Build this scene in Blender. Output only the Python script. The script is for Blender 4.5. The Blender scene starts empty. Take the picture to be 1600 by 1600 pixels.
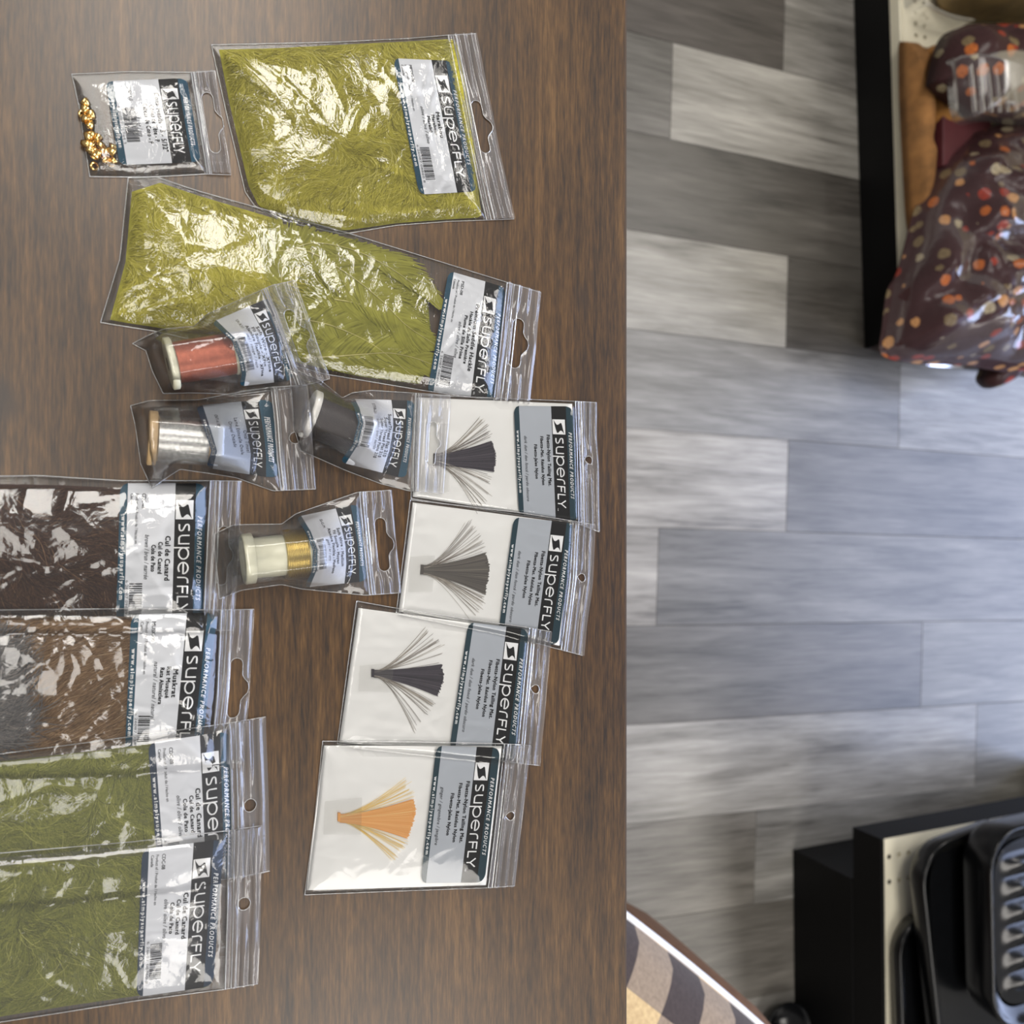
import bpy, math, random
import numpy as np
from mathutils import Vector, Matrix
random.seed(4); RNG = np.random.default_rng(4)
sc = bpy.context.scene
COL = sc.collection

# ------------------------------------------------------------------ camera
F_PX = 1500.0
TH = math.radians(67.2)
CT, ST = math.cos(TH), math.sin(TH)
HT = 0.90                                   # table top height
CAM = np.array([0.0, 0.0, HT + 0.47])
cam_d = bpy.data.cameras.new('camera'); cam_d.sensor_width = 36.0
cam_d.lens = 36.0 * F_PX / 1600.0
cam_d.clip_start = 0.02; cam_d.clip_end = 60
cam_d.dof.use_dof = True; cam_d.dof.focus_distance = 0.50
cam_d.dof.aperture_fstop = 11.0
cam = bpy.data.objects.new('camera', cam_d); COL.objects.link(cam)
M = Matrix(((0, -1, 0), (ST, 0, -CT), (CT, 0, ST)))      # columns: right, up, back
cam.matrix_world = Matrix.Translation(Vector(CAM)) @ M.to_4x4()
sc.camera = cam

# ------------------------------------------------------------------ light and exposure
sc.view_settings.view_transform = 'Standard'
sc.view_settings.look = 'None'
sc.view_settings.exposure = 0.19
sc.view_settings.gamma = 1.0
sc.view_settings.use_curve_mapping = False
sc.cycles.use_denoising = True
sc.cycles.transparent_max_bounces = 32
sc.cycles.caustics_reflective = False
sc.cycles.sample_clamp_indirect = 4.0
wd = bpy.data.worlds.new('world'); wd.use_nodes = True; sc.world = wd
wd.node_tree.nodes['Background'].inputs[0].default_value = (1.0, 0.975, 0.94, 1)
wd.node_tree.nodes['Background'].inputs[1].default_value = 0.26

def area(name, loc, sx, sy, power, color, rot=(0, 0, 0)):
    d = bpy.data.lights.new(name, 'AREA'); d.shape = 'RECTANGLE'; d.size = sx; d.size_y = sy
    d.energy = power; d.color = color
    o = bpy.data.objects.new(name, d); COL.objects.link(o); o.location = loc; o.rotation_euler = rot
    return o
WARM = (1.0, 0.955, 0.89)
area('ceiling_lamp', (-1.50, 0.15, 3.0), 1.3, 0.8, 38, WARM)
area('ceiling_lamp', (-0.05, -0.62, 3.0), 0.7, 0.9, 13, WARM)
area('ceiling_lamp', (2.0, 0.6, 3.0), 1.7, 0.9, 35, WARM)
area('ceiling_lamp', (-1.25, 2.7, 3.0), 1.7, 0.9, 36, WARM)
area('ceiling_lamp', (2.0, 2.9, 3.0), 1.7, 0.9, 33, WARM)
area('window_daylight', (0.30, 4.4, 2.35), 2.5, 3.9, 150, (0.70, 0.85, 1.28), (-math.pi / 2, 0, 0))

# ------------------------------------------------------------------ projection helpers
def W(px, py, z):
    """point of the world plane at height z that the photograph shows at (px, py)"""
    px = np.asarray(px, float); py = np.asarray(py, float); z = np.asarray(z, float)
    u = (px - 800) / F_PX; w = (py - 800) / F_PX
    t = (CAM[2] - z) / (ST - u * CT)
    return np.stack(np.broadcast_arrays(CAM[0] + t * w, CAM[1] + t * (CT + u * ST), z), -1)

# ------------------------------------------------------------------ mesh helpers
def fast_mesh(name, V, F):
    me = bpy.data.meshes.new(name)
    V = np.asarray(V, float)
    if isinstance(F, np.ndarray):
        n, k = F.shape
        me.vertices.add(len(V)); me.vertices.foreach_set('co', V.astype(np.float32).ravel())
        me.loops.add(n * k); me.loops.foreach_set('vertex_index', F.astype(np.int32).ravel())
        me.polygons.add(n); me.polygons.foreach_set('loop_start', np.arange(0, n * k, k, dtype=np.int32))
        me.polygons.foreach_set('loop_total', np.full(n, k, np.int32))
        me.update(calc_edges=True)
    else:
        me.from_pydata(V.tolist(), [], [tuple(f) for f in F]); me.update()
    return me

def mk(name, V, F, mat, parent=None, smooth=False, fmat=None, local=False, tone=None, uv=None):
    V = np.array(V, float)
    o = bpy.data.objects.new(name, None)
    bpy.data.objects.remove(o)
    if parent is not None and not local:
        q = parent; off = np.zeros(3)
        while q is not None:
            off += np.array(q.location); q = q.parent
        V = V - off
    loc = None
    if parent is None and not local:
        loc = np.array([(V[:, 0].min() + V[:, 0].max()) / 2, (V[:, 1].min() + V[:, 1].max()) / 2, V[:, 2].min()])
        V = V - loc
    me = fast_mesh(name, V, F)
    for m in (mat if isinstance(mat, (list, tuple)) else [mat]):
        me.materials.append(m)
    if fmat is not None:
        me.polygons.foreach_set('material_index', np.asarray(fmat, np.int32))
    me.polygons.foreach_set('use_smooth', np.full(len(me.polygons), bool(smooth)))
    if tone is not None:
        a = me.attributes.new('tone', 'FLOAT', 'POINT'); a.data.foreach_set('value', np.asarray(tone, np.float32))
    if uv is not None:
        l = me.uv_layers.new(name='UVMap'); vi = np.zeros(len(me.loops), np.int32)
        me.loops.foreach_get('vertex_index', vi)
        l.data.foreach_set('uv', np.asarray(uv, np.float32)[vi].ravel())
    o = bpy.data.objects.new(name, me); COL.objects.link(o)
    if parent is not None: o.parent = parent
    if loc is not None: o.location = loc
    return o

def tag(o, label=None, cat=None, group=None, kind=None):
    if label: o['label'] = label
    if cat: o['category'] = cat
    if group: o['group'] = group
    if kind: o['kind'] = kind
    return o

def empty(name, loc, rz=0.0):
    o = bpy.data.objects.new(name, None); COL.objects.link(o)
    o.location = loc; o.rotation_euler = (0, 0, rz); o.empty_display_size = 0.02
    return o

def grid_faces(nu, nv):
    i = np.arange(nu - 1)[:, None] * nv + np.arange(nv - 1)[None, :]
    return np.stack([i, i + nv, i + nv + 1, i + 1], -1).reshape(-1, 4)

def box(x0, x1, y0, y1, z0, z1, bev=0.0):
    if bev <= 0:
        V = [(x, y, z) for x in (x0, x1) for y in (y0, y1) for z in (z0, z1)]
        F = np.array([(0, 1, 3, 2), (4, 6, 7, 5), (0, 4, 5, 1), (2, 3, 7, 6), (0, 2, 6, 4), (1, 5, 7, 3)])
        return np.array(V), F
    b = bev
    ring = lambda i, z: [(x0 + i, y0 + i, z), (x1 - i, y0 + i, z), (x1 - i, y1 - i, z), (x0 + i, y1 - i, z)]
    V = ring(b, z0) + ring(0, z0 + b) + ring(0, z1 - b) + ring(b, z1)
    F = [(3, 2, 1, 0), (12, 13, 14, 15)]
    for k in range(3):
        for j in range(4):
            F.append((4 * k + j, 4 * k + (j + 1) % 4, 4 * k + 4 + (j + 1) % 4, 4 * k + 4 + j))
    return np.array(V), np.array(F)

def join(parts):
    Vs, Fs, n = [], [], 0
    for V, F in parts:
        V = np.asarray(V, float)
        Vs.append(V); Fs.append(np.asarray(F) + n); n += len(V)
    return np.concatenate(Vs), np.concatenate(Fs)

def tube(P, r, k=6, closed=False):
    P = np.asarray(P, float); n = len(P)
    T = np.gradient(P, axis=0) if not closed else (np.roll(P, -1, 0) - np.roll(P, 1, 0))
    T /= np.linalg.norm(T, axis=1, keepdims=True) + 1e-12
    up = np.array([0, 0, 1.0]); A = np.cross(T, up)
    bad = np.linalg.norm(A, axis=1) < 1e-3; A[bad] = np.cross(T[bad], np.array([1.0, 0, 0]))
    A /= np.linalg.norm(A, axis=1, keepdims=True); B = np.cross(A, T)
    r = np.broadcast_to(np.asarray(r, float), (n,))
    a = np.arange(k) * 2 * math.pi / k
    V = P[:, None] + r[:, None, None] * (A[:, None] * np.cos(a)[None, :, None] + B[:, None] * np.sin(a)[None, :, None])
    F = []
    m = n if closed else n - 1
    for i in range(m):
        for j in range(k):
            F.append((i * k + j, i * k + (j + 1) % k, ((i + 1) % n) * k + (j + 1) % k, ((i + 1) % n) * k + j))
    return V.reshape(-1, 3), np.array(F)

def lathe(prof, A, B, seg=32, ripple=None):
    """profile [(t 0..1 along A->B, radius)] turned about the axis A->B"""
    A = np.asarray(A, float); B = np.asarray(B, float); ax = (B - A); L = np.linalg.norm(ax); ax /= L
    s = np.cross(ax, [0, 0, 1.0]); s /= np.linalg.norm(s); q = np.cross(s, ax)
    a = np.arange(seg) * 2 * math.pi / seg
    V = []
    for t, r in prof:
        V.append(A + ax * L * t + r * (np.cos(a)[:, None] * s + np.sin(a)[:, None] * q))
    V = np.concatenate(V); F = []
    for i in range(len(prof) - 1):
        for j in range(seg):
            F.append((i * seg + j, i * seg + (j + 1) % seg, (i + 1) * seg + (j + 1) % seg, (i + 1) * seg + j))
    return V, np.array(F)

def catmull(P, n):
    P = np.asarray(P, float)
    Q = np.vstack([2 * P[0] - P[1], P, 2 * P[-1] - P[-2]])
    t = np.linspace(0, len(P) - 1 - 1e-9, n); i = t.astype(int); f = (t - i)[:, None]
    a, b, c, d = Q[i], Q[i + 1], Q[i + 2], Q[i + 3]
    return 0.5 * (2 * b + (c - a) * f + (2 * a - 5 * b + 4 * c - d) * f ** 2 + (3 * b - a - 3 * c + d) * f ** 3)

def poly_at(P, t):
    P = np.asarray(P, float)
    s = np.concatenate([[0], np.cumsum(np.linalg.norm(np.diff(P, axis=0), axis=1))]); s /= s[-1]
    t = np.clip(t, 0, 1)
    return np.stack([np.interp(t, s, P[:, 0]), np.interp(t, s, P[:, 1])], -1)

class Patch:
    """Coons patch through four sides; u runs along the reading direction, v towards the header"""
    def __init__(s, u0, u1, v0, v1):
        s.s = [np.asarray(q, float) for q in (u0, u1, v0, v1)]
    def __call__(s, u, v):
        u = np.asarray(u, float); v = np.asarray(v, float)
        T, B, L, R = s.s
        a, b = u[..., None], v[..., None]
        c = (1 - a) * poly_at(T, v) + a * poly_at(B, v) + (1 - b) * poly_at(L, u) + b * poly_at(R, u)
        return c - ((1 - a) * (1 - b) * T[0] + (1 - a) * b * T[-1] + a * (1 - b) * B[0] + a * b * B[-1])

def quad(a, b, c, d):
    """corners (u0,v0) (u0,v1) (u1,v1) (u1,v0)"""
    return Patch([a, b], [d, c], [a, d], [b, c])

def dist_poly(XY, P):
    XY = np.asarray(XY, float); sh = XY.shape[:-1]; X = XY.reshape(-1, 2)
    A = np.asarray(P, float); B = np.roll(A, -1, 0); D = B - A
    out = np.full(len(X), 1e9); ins = np.zeros(len(X), bool)
    for i in range(len(A)):
        l2 = (D[i] ** 2).sum()
        if l2 < 1e-14: continue
        t = np.clip(((X - A[i]) @ D[i]) / l2, 0, 1)
        out = np.minimum(out, np.hypot(*(X - A[i] - t[:, None] * D[i]).T))
        c = (A[i, 1] > X[:, 1]) != (B[i, 1] > X[:, 1])
        with np.errstate(divide='ignore', invalid='ignore'):
            xi = A[i, 0] + (X[:, 1] - A[i, 1]) * D[i, 0] / (D[i, 1] if D[i, 1] != 0 else 1e-12)
        ins ^= c & (X[:, 0] < xi)
    return out.reshape(sh), ins.reshape(sh)

def vnoise(XY, scale, seed):
    p = np.asarray(XY, float) / scale + seed * 17.31
    i = np.floor(p).astype(np.int64); f = p - i; f = f * f * (3 - 2 * f)
    def h(a, b):
        n = (a * 374761393 + b * 668265263 + seed * 1442695041) & 0xffffffff
        n = ((n ^ (n >> 13)) * 1274126177) & 0xffffffff
        return ((n ^ (n >> 16)) & 0xffff) / 65535.0
    x, y = i[..., 0], i[..., 1]
    a = h(x, y) * (1 - f[..., 0]) + h(x + 1, y) * f[..., 0]
    b = h(x, y + 1) * (1 - f[..., 0]) + h(x + 1, y + 1) * f[..., 0]
    return a * (1 - f[..., 1]) + b * f[..., 1]

# ------------------------------------------------------------------ materials
def srgb(r, g, b):
    f = lambda c: (c / 255 / 12.92) if c <= 10 else ((c / 255 + 0.055) / 1.055) ** 2.4
    return (f(r), f(g), f(b), 1)

class N:
    def __init__(s, name):
        s.m = bpy.data.materials.new(name); s.m.use_nodes = True
        s.t = s.m.node_tree; s.t.nodes.clear()
        s.out = s.t.nodes.new('ShaderNodeOutputMaterial')
    def n(s, typ, **kw):
        x = s.t.nodes.new('ShaderNode' + typ)
        for k, v in kw.items():
            if hasattr(x, k) and not k[0].isupper(): setattr(x, k, v)
        return x
    def l(s, a, b): s.t.links.new(a, b)
    def coord(s, scale=(1, 1, 1), kind='Object', rot=(0, 0, 0)):
        tc = s.n('TexCoord'); mp = s.n('Mapping'); mp.inputs['Scale'].default_value = scale
        mp.inputs['Rotation'].default_value = rot
        s.l(tc.outputs[kind], mp.inputs['Vector']); return mp.outputs['Vector']
    def noise(s, vec, scale, detail=4, rough=0.55, dist=0.0):
        x = s.n('TexNoise'); x.inputs['Scale'].default_value = scale; x.inputs['Detail'].default_value = detail
        x.inputs['Roughness'].default_value = rough; x.inputs['Distortion'].default_value = dist
        if vec is not None: s.l(vec, x.inputs['Vector'])
        return x.outputs['Fac']
    def ramp(s, fac, stops):
        x = s.n('ValToRGB'); r = x.color_ramp
        while len(r.elements) < len(stops): r.elements.new(0.5)
        for e, (p, c) in zip(r.elements, stops): e.position = p; e.color = c
        s.l(fac, x.inputs['Fac']); return x.outputs['Color']
    def mix(s, fac, a, b, blend='MIX'):
        x = s.n('Mix'); x.data_type = 'RGBA'; x.blend_type = blend
        for sock, v in ((x.inputs[0], fac), (x.inputs[6], a), (x.inputs[7], b)):
            if isinstance(v, (int, float)): sock.default_value = v
            elif isinstance(v, tuple): sock.default_value = v
            else: s.l(v, sock)
        return x.outputs[2]
    def math(s, op, a, b=0.0):
        x = s.n('Math'); x.operation = op
        for k, v in ((0, a), (1, b)):
            if isinstance(v, (int, float)): x.inputs[k].default_value = v
            else: s.l(v, x.inputs[k])
        return x.outputs[0]
    def bump(s, h, strength=0.3, dist=0.001):
        x = s.n('Bump'); x.inputs['Strength'].default_value = strength; x.inputs['Distance'].default_value = dist
        s.l(h, x.inputs['Height']); return x.outputs['Normal']
    def bsdf(s, color, rough=0.5, normal=None, metal=0.0, spec=0.5, coat=0.0, coat_r=0.1, sheen=0.0):
        p = s.n('BsdfPrincipled')
        for sock, v in ((p.inputs['Base Color'], color), (p.inputs['Roughness'], rough)):
            if isinstance(v, (int, float, tuple)): sock.default_value = v
            else: s.l(v, sock)
        p.inputs['Metallic'].default_value = metal; p.inputs['Specular IOR Level'].default_value = spec
        p.inputs['Coat Weight'].default_value = coat; p.inputs['Coat Roughness'].default_value = coat_r
        p.inputs['Sheen Weight'].default_value = sheen
        if normal is not None: s.l(normal, p.inputs['Normal'])
        s.l(p.outputs[0], s.out.inputs[0]); s.p = p; return s.m

def plain(name, c, rough=0.5, metal=0.0, spec=0.5, var=0.06, scale=60, bump=0.0, coat=0.0):
    n = N(name); f = n.noise(n.coord(), scale, 3)
    lo = tuple(x * (1 - var) for x in c[:3]) + (1,); hi = tuple(min(1, x * (1 + var)) for x in c[:3]) + (1,)
    return n.bsdf(n.ramp(f, [(0.3, lo), (0.7, hi)]), rough, n.bump(f, bump, 0.0005) if bump else None, metal, spec, coat)

def film(name, milk=0.05, tint=(0.97, 0.97, 0.97, 1), rough=0.09, bump=0.5, scale=90, gloss=1.7, ribs=0.0, crumple=0.3, milk_col=(0.8, 0.8, 0.82, 1)):
    """clear polyethylene: mostly transparent, a little milky, with glossy wrinkles"""
    n = N(name); co = n.coord()
    a = n.noise(co, scale, 3, 0.5, 0.6); b = n.noise(co, scale * 3.1, 2, 0.5, 0.3)
    rid = n.math('ABSOLUTE', n.math('SUBTRACT', a, 0.5))
    g = n.noise(co, scale * 3.6, 2, 0.5, 1.2); rg2 = n.math('ABSOLUTE', n.math('SUBTRACT', g, 0.5))
    h = n.math('ADD', n.math('MULTIPLY', rid, -1.6), n.math('ADD', n.math('MULTIPLY', b, 0.15), n.math('MULTIPLY', rg2, -0.5 * crumple)))
    if ribs:
        uvc = n.n('UVMap'); w = n.n('TexWave'); w.wave_type = 'BANDS'; w.bands_direction = 'Y'
        mp = n.n('Mapping'); n.l(uvc.outputs[0], mp.inputs[0]); mp.inputs['Scale'].default_value = (1, ribs, 1)
        w.inputs['Scale'].default_value = 1.0; w.inputs['Distortion'].default_value = 0.6; w.inputs['Detail'].default_value = 2
        n.l(mp.outputs[0], w.inputs['Vector'])
        h = n.math('ADD', n.math('MULTIPLY', h, 0.5), n.math('MULTIPLY', w.outputs['Fac'], 0.35))
    nor = n.bump(h, bump, 0.0010)
    fr = n.n('Fresnel'); fr.inputs['IOR'].default_value = 1.5; n.l(nor, fr.inputs['Normal'])
    fac = n.math('MINIMUM', n.math('MULTIPLY', fr.outputs[0], gloss), 0.9)
    tr = n.n('BsdfTransparent'); tr.inputs[0].default_value = tint
    df = n.n('BsdfDiffuse'); df.inputs[0].default_value = milk_col
    tl = n.n('BsdfTranslucent'); tl.inputs[0].default_value = milk_col
    dm = n.n('MixShader'); dm.inputs[0].default_value = 0.35; n.l(df.outputs[0], dm.inputs[1]); n.l(tl.outputs[0], dm.inputs[2])
    m1 = n.n('MixShader'); m1.inputs[0].default_value = milk; n.l(tr.outputs[0], m1.inputs[1]); n.l(dm.outputs[0], m1.inputs[2])
    gl = n.n('BsdfGlossy'); gl.inputs['Roughness'].default_value = rough; gl.inputs['Color'].default_value = (1, 1, 1, 1); n.l(nor, gl.inputs['Normal'])
    m2 = n.n('MixShader'); n.l(fac, m2.inputs[0]); n.l(m1.outputs[0], m2.inputs[1]); n.l(gl.outputs[0], m2.inputs[2])
    n.l(m2.outputs[0], n.out.inputs[0]); return n.m

def toned(name, stops, rough=0.6, spec=0.3, trans=0.25):
    """fibres whose own colour varies strand by strand (attribute tone)"""
    n = N(name); at = n.n('Attribute'); at.attribute_name = 'tone'
    c = n.ramp(at.outputs['Fac'], stops)
    n.bsdf(c, rough, spec=spec)
    tl = n.n('BsdfTranslucent'); n.l(c, tl.inputs[0])
    mx = n.n('MixShader'); mx.inputs[0].default_value = trans
    n.l(n.p.outputs[0], mx.inputs[1]); n.l(tl.outputs[0], mx.inputs[2]); n.l(mx.outputs[0], n.out.inputs[0])
    return n.m

def wood_table():
    n = N('walnut_laminate')
    co = n.coord((15, 260, 1)); co2 = n.coord((2.5, 30, 1)); co3 = n.coord((85, 860, 1))
    a = n.noise(co, 1.0, 6, 0.65, 0.25); b = n.noise(co2, 1.0, 3, 0.5, 0.5); c = n.noise(co3, 1.0, 3, 0.6)
    f = n.math('ADD', n.math('MULTIPLY', a, 0.42), n.math('ADD', n.math('MULTIPLY', b, 0.26), n.math('MULTIPLY', c, 0.38)))
    col = n.ramp(f, [(0.40, srgb(30, 17, 6)), (0.49, srgb(58, 38, 16)), (0.56, srgb(74, 50, 22)), (0.66, srgb(98, 70, 36))])
    k = n.noise(n.coord((28, 40, 1)), 1.0, 1, 0.4)
    col = n.mix(n.ramp(k, [(0.70, (0, 0, 0, 1)), (0.80, (0.7, 0.7, 0.7, 1))]), col, srgb(40, 28, 20))
    return n.bsdf(col, 0.37, n.bump(a, 0.5, 0.00004), spec=0.55)

def wood_floor():
    n = N('weathered_vinyl_plank'); oi = n.n('ObjectInfo')
    tc = n.n('TexCoord'); ad = n.n('VectorMath'); ad.operation = 'ADD'
    rv = n.n('CombineXYZ'); r10 = n.math('MULTIPLY', oi.outputs['Random'], 37.0); n.l(r10, rv.inputs[0]); n.l(r10, rv.inputs[1])
    n.l(tc.outputs['Object'], ad.inputs[0]); n.l(rv.outputs[0], ad.inputs[1])
    def mp(sx, sy):
        x = n.n('Mapping'); x.inputs['Scale'].default_value = (sx, sy, 1); n.l(ad.outputs[0], x.inputs[0]); return x.outputs[0]
    a = n.noise(mp(34, 3.0), 1.0, 7, 0.64, 0.6); b = n.noise(mp(12, 2.6), 1.0, 3, 0.5, 0.8); c = n.noise(mp(230, 11), 1.0, 4, 0.6, 0.3)
    f = n.math('ADD', n.math('MULTIPLY', a, 0.46), n.math('ADD', n.math('MULTIPLY', b, 0.26), n.math('MULTIPLY', c, 0.32)))
    g = n.ramp(f, [(0.39, (0.42, 0.41, 0.40, 1)), (0.48, (0.78, 0.775, 0.765, 1)), (0.56, (1.06, 1.06, 1.06, 1)), (0.68, (1.55, 1.55, 1.55, 1))])
    col = n.mix(1.0, oi.outputs['Color'], g, 'MULTIPLY')
    return n.bsdf(col, 0.34, n.bump(f, 0.25, 0.001), spec=0.5)

def leaf_print(name, base, scale=35.0):
    n = N(name); co = n.coord()
    wv = n.n('TexNoise'); wv.inputs['Scale'].default_value = 170; wv.inputs['Detail'].default_value = 1; n.l(co, wv.inputs['Vector'])
    ds = n.mix(0.004, co, wv.outputs['Color'], 'ADD')
    v = n.n('TexVoronoi'); v.inputs['Scale'].default_value = scale; v.inputs['Randomness'].default_value = 0.75
    n.l(ds, v.inputs['Vector'])
    sp = n.n('SeparateColor'); n.l(v.outputs['Color'], sp.inputs[0])
    leaf = n.n('ValToRGB'); leaf.color_ramp.interpolation = 'CONSTANT'; e = leaf.color_ramp
    for i, (p, c) in enumerate([(0, srgb(150, 50, 30)), (0.18, srgb(182, 100, 44)), (0.38, srgb(198, 146, 92)), (0.56, srgb(122, 106, 76)), (0.80, srgb(168, 156, 126))]):
        if i > 1: e.elements.new(p)
        e.elements[i].position = p; e.elements[i].color = c
    n.l(sp.outputs[0], leaf.inputs[0])
    vein = n.noise(co, 420, 2)
    lc = n.mix(n.ramp(vein, [(0.45, (0, 0, 0, 1)), (0.6, (0.45, 0.45, 0.45, 1))]), leaf.outputs[0], base)
    m = n.math('LESS_THAN', v.outputs['Distance'], 0.34)
    wq = n.n('TexChecker'); wq.inputs['Scale'].default_value = 420; n.l(co, wq.inputs['Vector'])
    wq.inputs[1].default_value = base; wq.inputs[2].default_value = tuple(x * 1.5 for x in base[:3]) + (1,)
    return n.bsdf(n.mix(m, wq.outputs['Color'], lc), 0.7, n.bump(n.noise(co, 30, 3), 0.4, 0.01), spec=0.2, coat=0.25, coat_r=0.2)

def plaid(name, s=0.047):
    n = N(name); tc = n.n('TexCoord'); sp = n.n('SeparateXYZ'); n.l(tc.outputs['Object'], sp.inputs[0])
    def stripe(o, off):
        return n.math('LESS_THAN', n.math('FRACT', n.math('DIVIDE', n.math('ADD', o, off + 20 * s), 2 * s)), 0.5)
    q = n.math('ADD', stripe(sp.outputs[0], 0.043), stripe(sp.outputs[1], -0.178))
    c = n.ramp(n.math('DIVIDE', q, 2.0), [(0.0, srgb(196, 170, 128)), (0.5, srgb(140, 124, 108)), (1.0, srgb(64, 55, 54))])
    for x in n.t.nodes:
        if x.type == 'VALTORGB': x.color_ramp.interpolation = 'CONSTANT'; x.color_ramp.elements[1].position = 0.4; x.color_ramp.elements[2].position = 0.9
    f = n.noise(tc.outputs['Object'], 240, 3)
    return n.bsdf(n.mix(0.25, c, n.ramp(f, [(0.3, (0.2, 0.2, 0.2, 1)), (0.7, (0.9, 0.9, 0.9, 1))]), 'OVERLAY'), 0.85, n.bump(f, 0.3, 0.001), spec=0.2, sheen=0.2)

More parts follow.
